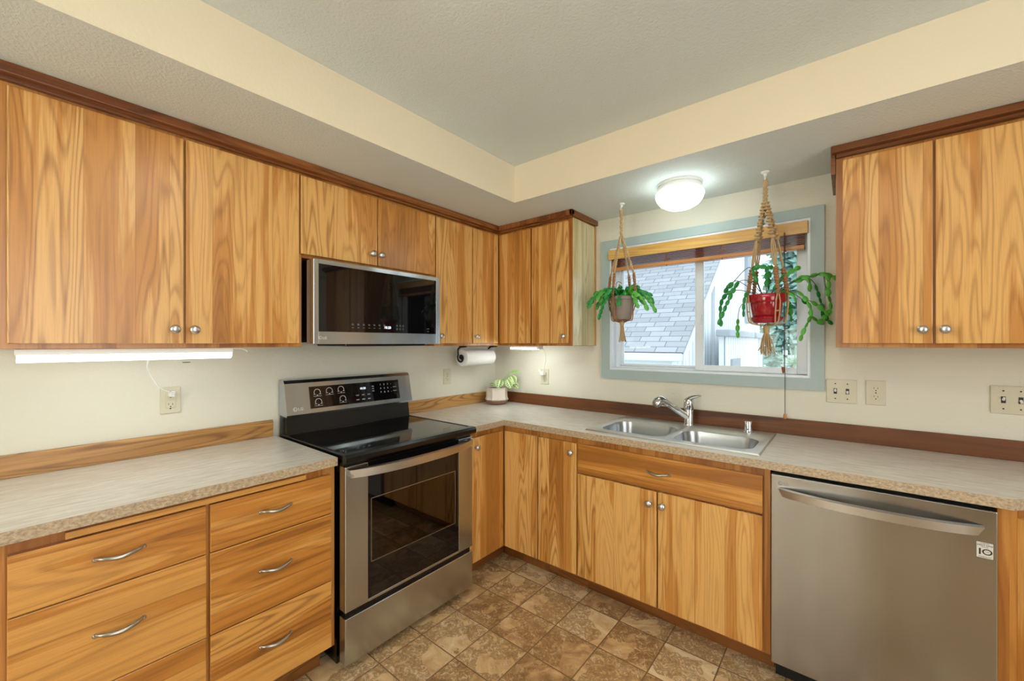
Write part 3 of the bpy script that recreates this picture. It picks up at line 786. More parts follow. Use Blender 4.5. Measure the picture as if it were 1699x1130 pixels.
bm = new(); lathe(bm, [(.030, 0), (.030, .006), (.026, .012), (.0255, .085), (.0245, .09), (.0255, .093), (.027, .125), (.026, .14), (.018, .152), (.002, .156)], (1.585, -.115, zt+.0005), 28)
obj('body', bm, M['chrome'], fc, smooth=True)
bm = new(); tube(bm, bez((1.585, -.118, zt+.145), (1.60, -.125, zt+.162), (1.655, -.135, zt+.172), 8), [.021, .021, .020, .018, .0155, .013, .010, .007], 12, .62)
obj('lever', bm, M['chrome'], fc, smooth=True)
bm = new(); tube(bm, bez((1.580, -.125, zt+.045), (1.54, -.17, zt+.085), (1.500, -.225, zt+.128), 10), [.019]*6+[.0175]*4, 14); obj('spout', bm, M['chrome'], fc, smooth=True)
bm = new(); tube(bm, [(1.503, -.221, zt+.124), (1.487, -.243, zt+.141), (1.475, -.262, zt+.146), (1.466, -.278, zt+.138), (1.460, -.288, zt+.125)], [.0185, .022, .026, .027, .024], 16)
hd = obj('spray_head', bm, M['chrome'], fc, smooth=True)
bm = new(); tube(bm, [(1.461, -.2865, zt+.127), (1.457, -.293, zt+.119)], [.019, .018], 16); obj('nozzle', bm, M['pewter'], hd)
bm = new(); lathe(bm, [(.024, 0), (.024, .003), (.0195, .006), (.0195, .052), (.018, .056), (.002, .057)], (1.885, -.12, zt+.0005), 24)
tag(obj('air_gap_cap', bm, M['chrome'], smooth=True), 'short chrome cylinder cap on the sink deck right of the faucet', 'air gap')

# ---------------------------------------------------------------- window blind
bl = thing('window_blind', 'raised wooden venetian blind at the top of the window', 'blind', (1.59, -.01, 2.0))
bm = new(); box(bm, 1.046, 2.135, -.034, -.026, 1.944, 2.008, .003); box(bm, 1.046, 1.054, -.026, .02, 1.944, 2.008, .001); box(bm, 2.127, 2.135, -.026, .02, 1.944, 2.008, .001)
obj('valance', bm, M['blind_valance'], bl, grain='x')
bm = new(); box(bm, 1.066, 2.122, -.018, .035, 1.955, 2.005, .002); obj('headrail', bm, M['blind_slat'], bl, grain='x')
bm = new()
for k in range(7):
    z = 1.950 - k*.0088
    extrude_profile(bm, [(-.024, z-.001), (-.024, z+.0018), (.0, z+.0042), (.026, z+.0018), (.026, z-.001), (.0, z+.0012)], 'x', 1.064, 2.118)
obj('slats', bm, M['blind_slat'], bl, grain='x')
obj('bottom_rail', box(new(), 1.062, 2.120, -.026, .027, 1.868, 1.889, .003), M['blind_rail'], bl, grain='x')
for x in (1.14, 1.43, 1.74, 2.04):
    bm = new()
    for q in range(3):
        tube(bm, [(x-.012+.012*q, -.027, 1.95), (x+.006*math.sin(q*2), -.031, 1.918), (x-.012+.01*q, -.028, 1.888)], .0013, 6)
    tube(bm, [(x-.02, -.028, 1.899), (x+.02, -.031, 1.902)], .0016, 6); ball(bm, (x, -.026, 1.866), .004)
    obj('ladder_cord', bm, M['blind_slat'], bl)
bm = new(); tube(bm, [(2.034, -.038, 1.96), (2.034, -.038, 1.262)], .0015, 6); c1 = obj('lift_cord', bm, M['print_dark'], bl)
bm = new(); lathe(bm, [(.003, .0), (.009, -.002), (.0065, -.02), (.004, -.032), (.002, -.034)][::-1], (2.031, -.038, 1.266), 12); obj('tassel', bm, M['blind_slat'], c1, smooth=True)
bm = new(); tube(bm, [(2.038, -.041, 1.96), (2.038, -.041, 1.022)], .0015, 6); c1 = obj('tilt_cord', bm, M['print_dark'], bl)
bm = new(); lathe(bm, [(.007, 0), (.0085, .006), (.0065, .024), (.0025, .026)], (2.038, -.041, .9985), 12); obj('tassel', bm, M['blind_rail'], c1, smooth=True)

# ---------------------------------------------------------------- lamps
lm = thing('ceiling_light', 'round white flush ceiling lamp with a glowing glass dome over the window', 'ceiling lamp', (1.60, -.33, ZS))
bm = new(); lathe(bm, [(.113, ZS-.0005), (.113, ZS-.012), (.107, ZS-.013), (.107, ZS-.018), (.111, ZS-.019), (.111, ZS-.038), (.02, ZS-.038)][::-1], (1.60, -.33, 0), 48)
obj('base_ring', bm, M['plastic_white'], lm, smooth=True)
bm = new(); lathe(bm, [(.108, ZS-.0385), (.119, ZS-.050), (.121, ZS-.060), (.113, ZS-.084), (.098, ZS-.104), (.066, ZS-.123), (.03, ZS-.131), (.001, ZS-.133)][::-1], (1.60, -.33, 0), 48)
obj('glass_dome', bm, M['dome_glow'], lm, smooth=True)
lm = thing('ceiling_light', 'unseen rectangular ceiling lamp with a warm glowing diffuser, added to light the mid kitchen', 'ceiling lamp', (2.05, -2.0, ZC))  # out of view; placed from highlights on the doors, added to light the room
obj('base_tray', box(new(), 1.42, 2.68, -2.17, -1.83, ZC-.03, ZC-.0005, .004), M['plastic_white'], lm)
obj('diffuser', box(new(), 1.45, 2.65, -2.15, -1.85, ZC-.085, ZC-.0305, .01), M['ceil_glow'], lm)

ul = thing('under_cabinet_light', 'long lit white tube light under the wall cabinet left of the range', 'light', (.26, -2.27, 1.37))
bm = new(); box(bm, .235, .285, -2.566, -1.978, 1.350, 1.3695, .002); obj('housing', bm, M['plastic_white'], ul)
bm = new(); extrude_profile(bm, [(.238, 1.350), (.282, 1.350), (.280, 1.334), (.270, 1.326), (.250, 1.326), (.240, 1.334)], 'y', -2.562, -1.982); obj('diffuser', bm, M['strip_glow'], ul)
pts = []
for p, q, r in (((.236, -2.235, 1.34), (.15, -2.24, 1.30), (.11, -2.215, 1.26)), ((.11, -2.215, 1.26), (.07, -2.18, 1.18), (.05, -2.125, 1.176))):
    pts += bez(p, q, r, 12)[(0 if not pts else 1):]
bm = new(); tube(bm, pts, .0028, 8); cd = obj('cord', bm, M['plastic_white'], ul, smooth=True)
bm = new(); box(bm, .0105, .040, -2.142, -2.122, 1.156, 1.176, .004); box(bm, .036, .052, -2.137, -2.124, 1.168, 1.182, .003); obj('plug', bm, M['plastic_white'], cd)
bm = new(); tube(bm, [(.28, -1.978, 1.366), (.285, -1.95, 1.366), (.285, -1.93, 1.358), (.28, -1.925, 1.352)], .0022, 6); obj('lead', bm, M['plastic_white'], ul)
ul = thing('under_cabinet_light', 'short lit tube light under the corner cabinet beside the striped plant', 'light', (.51, -.25, 1.37))
bm = new(); box(bm, .386, .65, -.275, -.225, 1.356, 1.3695, .002); box(bm, .622, .65, -.275, -.225, 1.345, 1.356, .002); obj('housing', bm, M['plastic_white'], ul)
bm = new(); box(bm, .390, .622, -.272, -.228, 1.344, 1.3555, .004); obj('diffuser', bm, M['strip_glow_short'], ul)
pts = bez((.645, -.225, 1.35), (.60, -.10, 1.30), (.545, -.06, 1.22), 10) + bez((.545, -.06, 1.22), (.515, -.05, 1.15), (.50, -.05, 1.175), 8)[1:] + bez((.50, -.05, 1.175), (.47, -.05, 1.21), (.495, -.045, 1.155), 8)[1:]
bm = new(); tube(bm, pts, .0028, 8); cd = obj('cord', bm, M['plastic_white'], ul, smooth=True)
bm = new(); box(bm, .497, .523, -.048, -.0105, 1.146, 1.170, .004); obj('plug', bm, M['plastic_white'], cd)

# ---------------------------------------------------------------- wall plates
def plate(label, cat, wall, a, z, kind, gangs=1, w=None, z0=1.0855, z1=1.203):
    """wall 'L' (x=0, a = y) or 'B' (y=0, a = x); a: centre"""
    w = w or (.070 if gangs == 1 else .116)
    fx = (lambda d, p, q: (d, a+p, z+q)) if wall == 'L' else (lambda d, p, q: (a+p, -d, z+q))
    def bx(bm, d0, d1, p0, p1, q0, q1, bev=0):
        A, B = fx(d0, p0, q0), fx(d1, p1, q1); box(bm, A[0], B[0], A[1], B[1], A[2], B[2], bev)
    nm = 'light_switch' if kind == 'switch' else 'wall_outlet'
    t = thing(nm, label, cat, fx(0, 0, 0))
    bm = new(); bx(bm, .0004, .006, -w/2, w/2, -.057, .057, .002); obj('wall_plate', bm, M['plastic_almond'], t)
    ax = '+x' if wall == 'L' else '-y'
    for g in range(gangs):
        p = (g-(gangs-1)/2)*.046
        for q in ((-.0365, .0365) if kind != 'duplex' else (0,)):
            bm = new(); lathe(bm, [(.003, .0055), (.003, .0068), (.001, .007)], fx(0, p, q), 10, ax); obj('screw', bm, M['slot'], t)
        if kind == 'switch':
            bm = new(); bx(bm, .0055, .0066, p-.0065, p+.0065, -.0135, .0135); sl = obj('toggle_slot', bm, M['slot'], t)
            upw = 1 if g % 2 == 0 else -1
            bm = new(); A = fx(.006, p, 0); B = fx(.017, p, .009*upw)
            tube(bm, [A, B], [.005, .0038], 8, 1.0); obj('toggle', bm, M['plastic_white'], sl)
        elif kind == 'duplex':
            for q in (-.0195, .0195):
                bm = new()
                lathe(bm, [(.0168, .0055), (.0168, .0072), (.0155, .0078), (.001, .0078)], fx(0, p, q), 20, ax)
                rc = obj('receptacle', bm, M['plastic_almond'], t)
                bm = new(); bx(bm, .0077, .0081, p-.0075, p-.0055, q-.001, q+.007); bx(bm, .0077, .0081, p+.0055, p+.0075, q-.001, q+.006)
                lathe(bm, [(.0025, .0077), (.0025, .0081)], fx(0, p, q-.0085), 10, ax); obj('slots', bm, M['slot'], rc)
        else:
            bm = new(); bx(bm, .0055, .009, p-.0168, p+.0168, -.0335, .0335, .001); rc = obj('receptacle', bm, M['plastic_almond'], t)
            for q in (-.02, .02):
                bm = new(); bx(bm, .0088, .0093, p-.0075, p-.0055, q-.001, q+.007); bx(bm, .0088, .0093, p+.0055, p+.0075, q-.001, q+.006); lathe(bm, [(.0025, .0088), (.0025, .0093)], fx(0, p, q-.0075), 10, ax)
                obj('slots', bm, M['slot'], rc)
            bm = new(); bx(bm, .0088, .0098, p-.006, p+.006, -.006, -.001); bx(bm, .0088, .0098, p-.006, p+.006, .001, .006); obj('test_buttons', bm, M['plastic_almond'], rc)
plate('almond wall outlet with a white plug, under the long tube light', 'outlet', 'L', -2.132, 1.140, 'gfci')
plate('almond duplex wall outlet between the range and the paper towel', 'outlet', 'L', -.534, 1.143, 'duplex')
plate('almond wall outlet with a plugged-in cord, right of the striped plant', 'outlet', 'B', .509, 1.134, 'gfci')
plate('almond double light switch just right of the window', 'light switch', 'B', 2.265, 1.153, 'switch', 2)
plate('almond duplex wall outlet between the two double light switches', 'outlet', 'B', 2.391, 1.155, 'duplex')
plate('almond double light switch at the right edge under the wall cabinet', 'light switch', 'B', 2.804, 1.157, 'switch', 2)
bm = new(); tube(bm, [(.0005, -2.075, 1.303), (.008, -2.075, 1.303)], .0015, 6); box(bm, .004, .007, -2.090, -2.062, 1.301, 1.304, .0005)
tag(obj('wall_hook', bm, M['slot']), 'tiny black metal hook on the wall under the long tube light', 'hook')

# ---------------------------------------------------------------- paper towel
TX, TZ, TY0, TY1 = .165, 1.284, -.540, -.240
tr = obj('paper_towel_roll', lathe(new(), [(.019, TY0), (.057, TY0), (.0585, TY0+.002), (.0585, TY1-.002), (.057, TY1), (.019, TY1), (.019, TY0)], (TX, 0, TZ), 36, 'y'), M['paper'], smooth=True)
tag(tr, 'white paper towel roll hanging under the corner wall cabinet', 'paper towel')
bm = new(); lathe(bm, [(.0188, TY0-.0005), (.0155, TY0-.0005), (.0155, TY1), (.0188, TY1), (.0188, TY0-.0005)], (TX, 0, TZ), 24, 'y'); obj('core', bm, M['card'], tr)
th = thing('paper_towel_holder', 'dark wrought iron scroll bracket holding the paper towel roll', 'towel holder', (TX, -.39, 1.37))
for y, nm in ((TY0-.010, 'scroll_arm'), (TY1+.010, 'scroll_arm')):
    pts = [(TX+.04, y+.02, 1.3665), (TX+.03, y+.005, 1.366), (TX-.005, y, 1.362), (TX-.03, y, 1.345)]
    for i in range(15):
        a = PI*.78 + i*PI*2.1/14*1.15; r = .037-.029*i/14
        pts.append((TX + r*math.cos(a), y, TZ + r*math.sin(a)))
    bm = new(); tube(bm, pts, [.008]*3+[.007]*(len(pts)-3), 8, .35, (0, 1, 0)); obj(nm, bm, M['iron'], th, smooth=True)
bm = new(); tube(bm, [(TX, TY0-.01, TZ), (TX, TY1+.01, TZ)], .006, 10); obj('rod', bm, M['iron'], th)
bm = new(); box(bm, TX-.02, TX+.06, -.56, -.22, 1.3655, 1.3695); obj('mounting_plate', bm, M['iron'], th)

# ---------------------------------------------------------------- leaves
def leaf(bm, base, tip, normal, width, curl=.12, nu=9, nv=4, wave=0.0):
    """broad leaf with midrib fold; UV u across 0..1, v along 0..1"""
    uvl = bm.loops.layers.uv.verify()
    B, Tp = Vector(base), Vector(tip); D = Tp-B; L = D.length; d = D/L
    N = (Vector(normal) - d*Vector(normal).dot(d)).normalized(); Sd = d.cross(N)
    g = []
    for i in range(nu):
        t = i/(nu-1); w = width*.5*(math.sin(PI*min(1, t*1.0+.0))**.75)*(1.05-.25*t)+.0004; row = []
        for j in range(nv+1):
            s = -1+2*j/nv
            p = B + D*t + Sd*(w*s) + N*(abs(s)*w*.35 - curl*L*(t*t) + L*.06*math.sin(t*PI) + wave*math.sin(t*20)*abs(s))
            row.append(bm.verts.new(p))
        g.append(row)
    for i in range(nu-1):
        for j in range(nv):
            f = bm.faces.new((g[i][j], g[i+1][j], g[i+1][j+1], g[i][j+1]))
            for lp, (a, b) in zip(f.loops, ((j, i), (j, i+1), (j+1, i+1), (j+1, i))): lp[uvl].uv = (a/nv, b/(nu-1))
def thicken(o, th=.0012):
    m = o.modifiers.new('thickness', 'SOLIDIFY'); m.thickness = th; m.offset = 0
RT = Vector((math.cos(.686), math.sin(.686), 0)); FW = Vector((-math.sin(.686), math.cos(.686), 0)); UPV = Vector((0, 0, 1))
PC = Vector((.165, -.165, .914))
pp = thing('potted_plant', 'striped prayer plant in a faceted cream pot in the counter corner', 'potted plant', PC)
def facet(a, h):
    if h < .03 or h > .128: return 1.0
    k = (a*10/(2*PI)) % 1.0
    return 1.0 - .075*abs(math.sin(k*PI))**.6 if True else 1
bm = new(); lathe(bm, [(.05, .031), (.086, .031), (.0925, .038), (.088, .046), (.084, .060), (.083, .10), (.086, .124), (.087, .131), (.080, .131), (.078, .12), (.001, .118)], PC, 60, 'z', facet); obj('pot', bm, M['pot_cream'], pp, smooth=True)
bm = new(); lathe(bm, [(.060, .0006), (.068, .004), (.086, .024), (.089, .031), (.05, .0305)], PC, 40); obj('saucer', bm, M['saucer'], pp, smooth=True)
bm = new(); lathe(bm, [(.0775, .115), (.0775, .122), (.001, .126)], PC, 30); obj('soil', bm, M['soil'], pp)
def at(o, r, u, f=0.0): return Vector(o) + RT*r + UPV*u + FW*f
LV = [((.030, .195, -.03), (.010, .128, -.075), .058), ((.078, .196, -.03), (.112, .122, -.06), .052), ((.106, .222, -.0), (.142, .150, -.035), .058), ((.10, .175, .01), (.178, .118, .0), .040), ((-.02, .15, .02), (-.06, .146, .03), .03)]
for i, (b0, t0, w) in enumerate(LV):
    bm = new(); leaf(bm, at(PC, *b0), at(PC, *t0), -FW+UPV*.35, w*1.3, .05); lo = obj('leaf', bm, M['maranta'], pp, smooth=True); thicken(lo)
    bm = new(); tube(bm, bez(at(PC, .01*i-.02, .118, 0), at(PC, b0[0]*.6, b0[1]+.01, b0[2]*.4), at(PC, *b0), 8), .002, 6); obj('stalk', bm, M['leaf_pale'], lo, smooth=True)
bm = new(); leaf(bm, at(PC, .098, .245, .0), at(PC, .185, .248, -.02), UPV-FW*.6, .024, .02); lo = obj('leaf', bm, M['leaf_pale'], pp, smooth=True); thicken(lo); lo['label'] = 'new pale green rolled leaf'
bm = new(); tube(bm, bez(at(PC, .01, .118, 0), at(PC, .06, .20, .0), at(PC, .098, .245, .0), 10), .0018, 6); obj('stalk', bm, M['leaf_pale'], lo, smooth=True)

# ---------------------------------------------------------------- hanging cacti in macrame hangers
def ceiling_hook(x, y, label):
    bm = new(); lathe(bm, [(.003, ZS-.0004), (.020, ZS-.0004), (.019, ZS-.006), (.009, ZS-.012), (.006, ZS-.022), (.001, ZS-.022)][::-1], (x, y, 0), 16)
    pts = [(x, y, ZS-.02)]
    for i in range(11):
        a = PI*.5 - i*PI*1.35/10; pts.append((x+.0*math.cos(a), y-.010*math.cos(a), ZS-.034+.0105*math.sin(a)))
    tube(bm, pts, .0032, 8)
    return tag(obj('ceiling_hook', bm, M['plastic_white'], smooth=True), label, 'hook', None)
def twist(bm, pts, rad, strand, turns, seg=6):
    """two strands wound about a path"""
    P = [Vector(p) for p in pts]; n = len(P)
    for ph in (0, PI):
        q = []
        for i in range(n):
            t = (P[min(i+1, n-1)]-P[max(i-1, 0)]).normalized(); a = t.cross(Vector((.3, 1, .1))).normalized(); b = t.cross(a)
            an = ph + turns*2*PI*i/(n-1); r = rad if isinstance(rad, (int, float)) else rad[i]
            q.append(P[i] + a*r*math.cos(an) + b*r*math.sin(an)*.8)
        tube(bm, q, strand, seg)
def lerp(a, b, n): return [Vector(a).lerp(Vector(b), i/(n-1)) for i in range(n)]
def seg_leaf(bm, p, d, nrm, L, w, th=.0035):
    """one flat oval cactus segment"""
    d = d.normalized(); n = (nrm - d*nrm.dot(d)); n = n.normalized() if n.length > 1e-4 else d.orthogonal().normalized(); s = d.cross(n)
    m = Matrix((( d.x, s.x, n.x, p.x+d.x*L/2), (d.y, s.y, n.y, p.y+d.y*L/2), (d.z, s.z, n.z, p.z+d.z*L/2), (0, 0, 0, 1)))
    bmesh.ops.create_uvsphere(bm, u_segments=8, v_segments=5, radius=1.0, matrix=m @ Matrix.Diagonal((L*.54, w*.5, th, 1)) @ Matrix.Rotation(PI/2, 4, 'Y'))
def branch(parent, pts, start, L, w, gap, mat, stem_r=.0016):
    """woody stem along pts, flat segments from fraction start to the tip"""
    P = [Vector(p) for p in pts]; bs = new(); tube(bs, P, stem_r, 6); st_ = obj('stem', bs, M['stem'], parent, smooth=True)
    bm = new(); cum = [0]
    for i in range(1, len(P)): cum.append(cum[-1]+(P[i]-P[i-1]).length)
    tot = cum[-1]; s = tot*start
    def pos(s):
        s = min(max(s, 0), tot)
        for i in range(1, len(P)):
            if s <= cum[i]: return P[i-1].lerp(P[i], (s-cum[i-1])/max(1e-6, cum[i]-cum[i-1]))
        return P[-1]
    while s < tot+.004:
        p = pos(s-L*.3); q = pos(s+L*.7) if s+L*.7 < tot else p + (pos(tot)-pos(tot-.02)); l = L*random.uniform(.85, 1.15)
        nr = (-FW + RT*random.uniform(-.7, .7) + UPV*random.uniform(-.3, .6))
        seg_leaf(bm, p, q-p, nr, l, w*random.uniform(.8, 1.15)); s += l*gap
    return obj('segments', bm, M[mat], st_, smooth=True)

# --- left: grey pot, dense dark cactus
HX, HY = 1.232, -.238
ceiling_hook(HX, HY, 'white plastic ceiling hook left of the round ceiling lamp')
PL = Vector((HX+.004, HY, 1.530))
hp = thing('hanging_cactus', 'dense dark green cactus in a grey pot hanging at the left of the window', 'hanging plant', PL)
bm = new(); lathe(bm, [(.001, .0), (.052, .0), (.056, .004), (.070, .115), (.077, .118), (.078, .136), (.072, .136), (.069, .118), (.001, .116)], PL, 36); obj('pot', bm, M['pot_grey'], hp, smooth=True)
bm = new(); lathe(bm, [(.068, .1165), (.068, .122), (.001, .127)], PL, 24); obj('soil', bm, M['soil'], hp)
rnd = random.Random(11)
for i in range(58):
    a = rnd.uniform(0, 2*PI); R_ = rnd.uniform(.05, .19); er, ef = R_*math.cos(a), R_*math.sin(a)*.8
    up_ = rnd.uniform(.15, .205); dn = rnd.uniform(.06, .15) if R_ > .13 else rnd.uniform(.10, .19)
    o0 = lambda r, u, f: PL + RT*r + FW*f + UPV*u
    pts = bez(o0(er*.12, .12, ef*.12), o0(er*.6, up_+.03, ef*.6), o0(er, dn+.01, ef), 9)
    branch(hp, pts, .25, .034, .026, .80, 'cactus' if rnd.random() < .7 else 'cactus_light')
for er, u1, u2, ef in ((-.205, .20, .075, -.02), (-.15, .19, .015, -.06), (-.185, .19, .11, .05), (.185, .20, .045, -.05), (.175, .21, .11, .0), (.12, .19, .06, -.09)):
    o0 = lambda r, u, f: PL + RT*r + FW*f + UPV*u
    branch(hp, bez(o0(er*.1, .12, ef*.1), o0(er*.6, u1+.03, ef*.6), o0(er, u2, ef), 10), .2, .036, .026, .82, 'cactus_light' if er > 0 else 'cactus')
bm = new(); tube(bm, bez(at(PL, -.03, .12), at(PL, -.04, .27, .05), at(PL, .012, .225, .05), 12), .0018, 6); obj('stem', bm, M['stem'], hp)
mh = thing('macrame_hanger', 'braided jute plant hanger carrying the grey pot', 'plant hanger', (HX, HY, ZS-.05))
top = Vector((HX, HY, ZS-.044))
bm = new(); twist(bm, lerp(top+UPV*.006, top-UPV*.16, 26), .006, .0045, 5)
for k in range(9): ball(bm, top-UPV*(.01+.017*k)+RT*(.003*(-1)**k), .0085, (1, 1, .9), 8, 6)
lathe(bm, [(.009, 0), (.0125, .006), (.0115, .022), (.007, .03)], top-UPV*.02, 12)
obj('top_loop', bm, M['jute'], mh, smooth=True)
rim = [PL + RT*r + FW*f + UPV*.138 for r, f in ((-.06, -.052), (.058, .055), (.052, -.062), (-.055, .06))]
knt = PL - UPV*.012
for r_ in rim:
    side = (r_-PL); side.z = 0; sd = side.normalized()
    fork = top - UPV*.155 + sd*.006
    bm = new(); a_ = lerp(fork, r_+UPV*.13+sd*.0, 22); twist(bm, a_, .0068, .0038, 9, 6)
    twist(bm, a_, .0025, .0036, 3, 6)
    obj('cord', bm, M['jute'], mh, smooth=True)
    bm = new(); b_ = lerp(r_+UPV*.13, r_+sd*.016, 18); twist(bm, b_, .006, .0048, 5, 7)
    for k in range(6): ball(bm, b_[2+k*2], .0095, (1, 1, .75), 8, 6)
    c_ = lerp(r_+sd*.016, PL + sd*.066 + UPV*.0, 10); c_ += bez(PL+sd*.066, PL+sd*.05-UPV*.008, knt, 6)[1:]
    twist(bm, c_, .0055, .0036, 1.5, 6)
    obj('wrapped_cord', bm, M['jute_dark'], mh, smooth=True)
bm = new(); lathe(bm, [(.006, .01), (.0125, .004), (.014, -.008), (.0115, -.02), (.008, -.026)][::-1], knt, 14)
for k in range(16):
    a = 2*PI*k/16; rr = .008; e = knt - UPV*(.115+.012*random.random()) + Vector((math.cos(a), math.sin(a), 0))*random.uniform(.006, .03)
    tube(bm, bez(knt+Vector((math.cos(a)*rr, math.sin(a)*rr, -.02)), knt+Vector((math.cos(a)*.011, math.sin(a)*.011, -.07)), e, 6), .0023, 6)
obj('tassel', bm, M['jute'], mh, smooth=True)

# --- right: glossy red pot, trailing cactus
HX, HY = 1.976, -.226
ceiling_hook(HX, HY, 'white plastic ceiling hook right of the round ceiling lamp')
PR = Vector((HX+.004, HY, 1.486))
hp = thing('hanging_cactus', 'trailing bright green cactus in a glossy red pot hanging at the right of the window', 'hanging plant', PR)
bm = new(); lathe(bm, [(.001, .012), (.054, .012), (.058, .016), (.070, .098), (.0805, .099), (.083, .104), (.083, .136), (.081, .139), (.074, .139), (.071, .125), (.001, .122)], PR, 44); obj('pot', bm, M['pot_red'], hp, smooth=True)
bm = new(); lathe(bm, [(.001, .0), (.056, .0), (.060, .003), (.074, .024), (.075, .028), (.068, .026), (.055, .0118), (.001, .0118)], PR, 44); obj('saucer', bm, M['pot_red'], hp, smooth=True)
bm = new(); lathe(bm, [(.070, .1225), (.070, .128), (.001, .133)], PR, 24); obj('soil', bm, M['soil'], hp)
q = lambda r, u, f=0.0: PR + RT*(r*.93 if r > 0 else r) + UPV*u + FW*f
BR = [  # stem polylines (right, up, depth) from the pot mouth, fraction where the segments begin, light?
    ([(-.01, .13), (-.09, .20, -.02), (-.155, .195, -.03), (-.205, .11, -.04), (-.245, .03, -.05), (-.258, -.005, -.05)], .45, 0),
    ([(-.03, .13), (-.12, .165, .02), (-.19, .14, .02), (-.225, .08, .0), (-.222, -.01, .0)], .42, 0),
    ([(-.02, .13), (-.10, .20, .03), (-.14, .21, .03), (-.185, .17, .03)], .86, 0),
    ([(-.015, .13), (-.05, .25, .02), (-.08, .275, .02), (-.15, .205, .02), (-.185, .165, .02)], .88, 0),
    ([(-.02, .13), (-.06, .225, -.01), (-.08, .27, -.02), (-.04, .268, -.04), (-.005, .265, -.05)], .35, 0),
    ([(-.02, .13), (-.10, .15, -.03), (-.135, .12, -.05), (-.14, .07, -.05), (-.14, .03, -.05)], .5, 0),
    ([(-.01, .13), (-.07, .10, .09), (-.085, .0, .10), (-.085, -.05, .10)], .75, 1),
    ([(.0, .13), (.0, .21, .0), (.01, .275, .01)], .4, 0), ([(.0, .13), (.035, .20, .03), (.04, .262, .04)], .4, 0), ([(.02, .13), (.05, .2, -.02), (.075, .24, -.04)], .35, 0),
    ([(.01, .13), (.05, .175, .0), (.10, .24, -.02), (.15, .268, -.02), (.165, .272, -.02)], .6, 1),
    ([(.03, .13), (.10, .185, -.01), (.18, .215, -.03), (.26, .235, -.05), (.33, .205, -.06)], .42, 1),
    ([(.03, .13), (.10, .18, -.02), (.17, .225, -.04), (.18, .20, -.06), (.185, .145, -.06)], .62, 1),
    ([(.10, .185, -.01), (.17, .225, -.02), (.205, .20, -.03), (.205, .16, -.03)], .45, 1),
    ([(.18, .215, -.03), (.25, .235, -.06), (.27, .215, -.07), (.268, .14, -.07)], .4, 1),
    ([(.20, .225, -.02), (.24, .19, -.02), (.265, .12, -.02), (.285, .06, -.02), (.285, .035, -.02)], .3, 0),
    ([(.26, .235, -.05), (.275, .16, -.05), (.305, .10, -.04), (.300, .05, -.04), (.24, .005, -.05)], .3, 1),
    ([(.285, .06, -.02), (.30, .02, -.02), (.33, -.005, -.02)], .4, 0),
    ([(.04, .13), (.11, .155, -.05), (.155, .11, -.07), (.175, .04, -.08), (.14, -.03, -.08), (.118, -.085, -.08)], .3, 1),
    ([(.05, .13), (.10, .165, .03), (.13, .145, .04), (.15, .09, .04), (.16, .03, .04)], .35, 1),
    ([(.05, .14, .0), (.12, .17, .03), (.19, .135, .03), (.235, .10, .03)], .9, 0),
    ([(.155, .11, -.07), (.21, .085, -.07), (.25, .045, -.08), (.27, .03, -.08)], .3, 1),
    ([(.175, .05, -.06), (.20, .02, -.06), (.255, -.005, -.06)], .1, 1),
    ([(.05, .13, .05), (.08, .06, .09), (.075, -.03, .10), (.06, -.045, .10)], .7, 1),
    ([(.14, .09, .0), (.12, .075, -.02), (.085, .08, -.03)], .2, 0), ([(.09, .15, -.03), (.105, .14, -.05), (.11, .10, -.06)], .2, 1),
]
def smooth_path(pp_, n=5):
    P = [q(*p) for p in pp_]; out = []
    for i in range(len(P)-1):
        a, b, c_, d = P[max(i-1, 0)], P[i], P[i+1], P[min(i+2, len(P)-1)]
        for k in range(n):
            t = k/n
            out.append(.5*((2*b)+(c_-a)*t+(2*a-5*b+4*c_-d)*t*t+(3*b-a-3*c_+d)*t**3))
    return out+[P[-1]]
for pth, s0, li in BR:
    branch(hp, smooth_path(pth), s0, .035, .023, .98, 'cactus_light' if li else 'cactus', .0017)
mh = thing('macrame_hanger', 'knotted jute plant hanger carrying the red pot', 'plant hanger', (HX, HY, ZS-.05))
top = Vector((HX, HY, ZS-.044))
bm = new(); twist(bm, lerp(top+UPV*.006, top-UPV*.13, 22), .007, .0055, 4)
for k in range(8): ball(bm, top-UPV*(.012+.016*k)+RT*(.004*(-1)**k), .0095, (1, 1, .9), 8, 6)
lathe(bm, [(.010, 0), (.0135, .006), (.0125, .024), (.008, .032)], top-UPV*.03, 12)
obj('top_loop', bm, M['jute'], mh, smooth=True)
knt = PR - UPV*.014
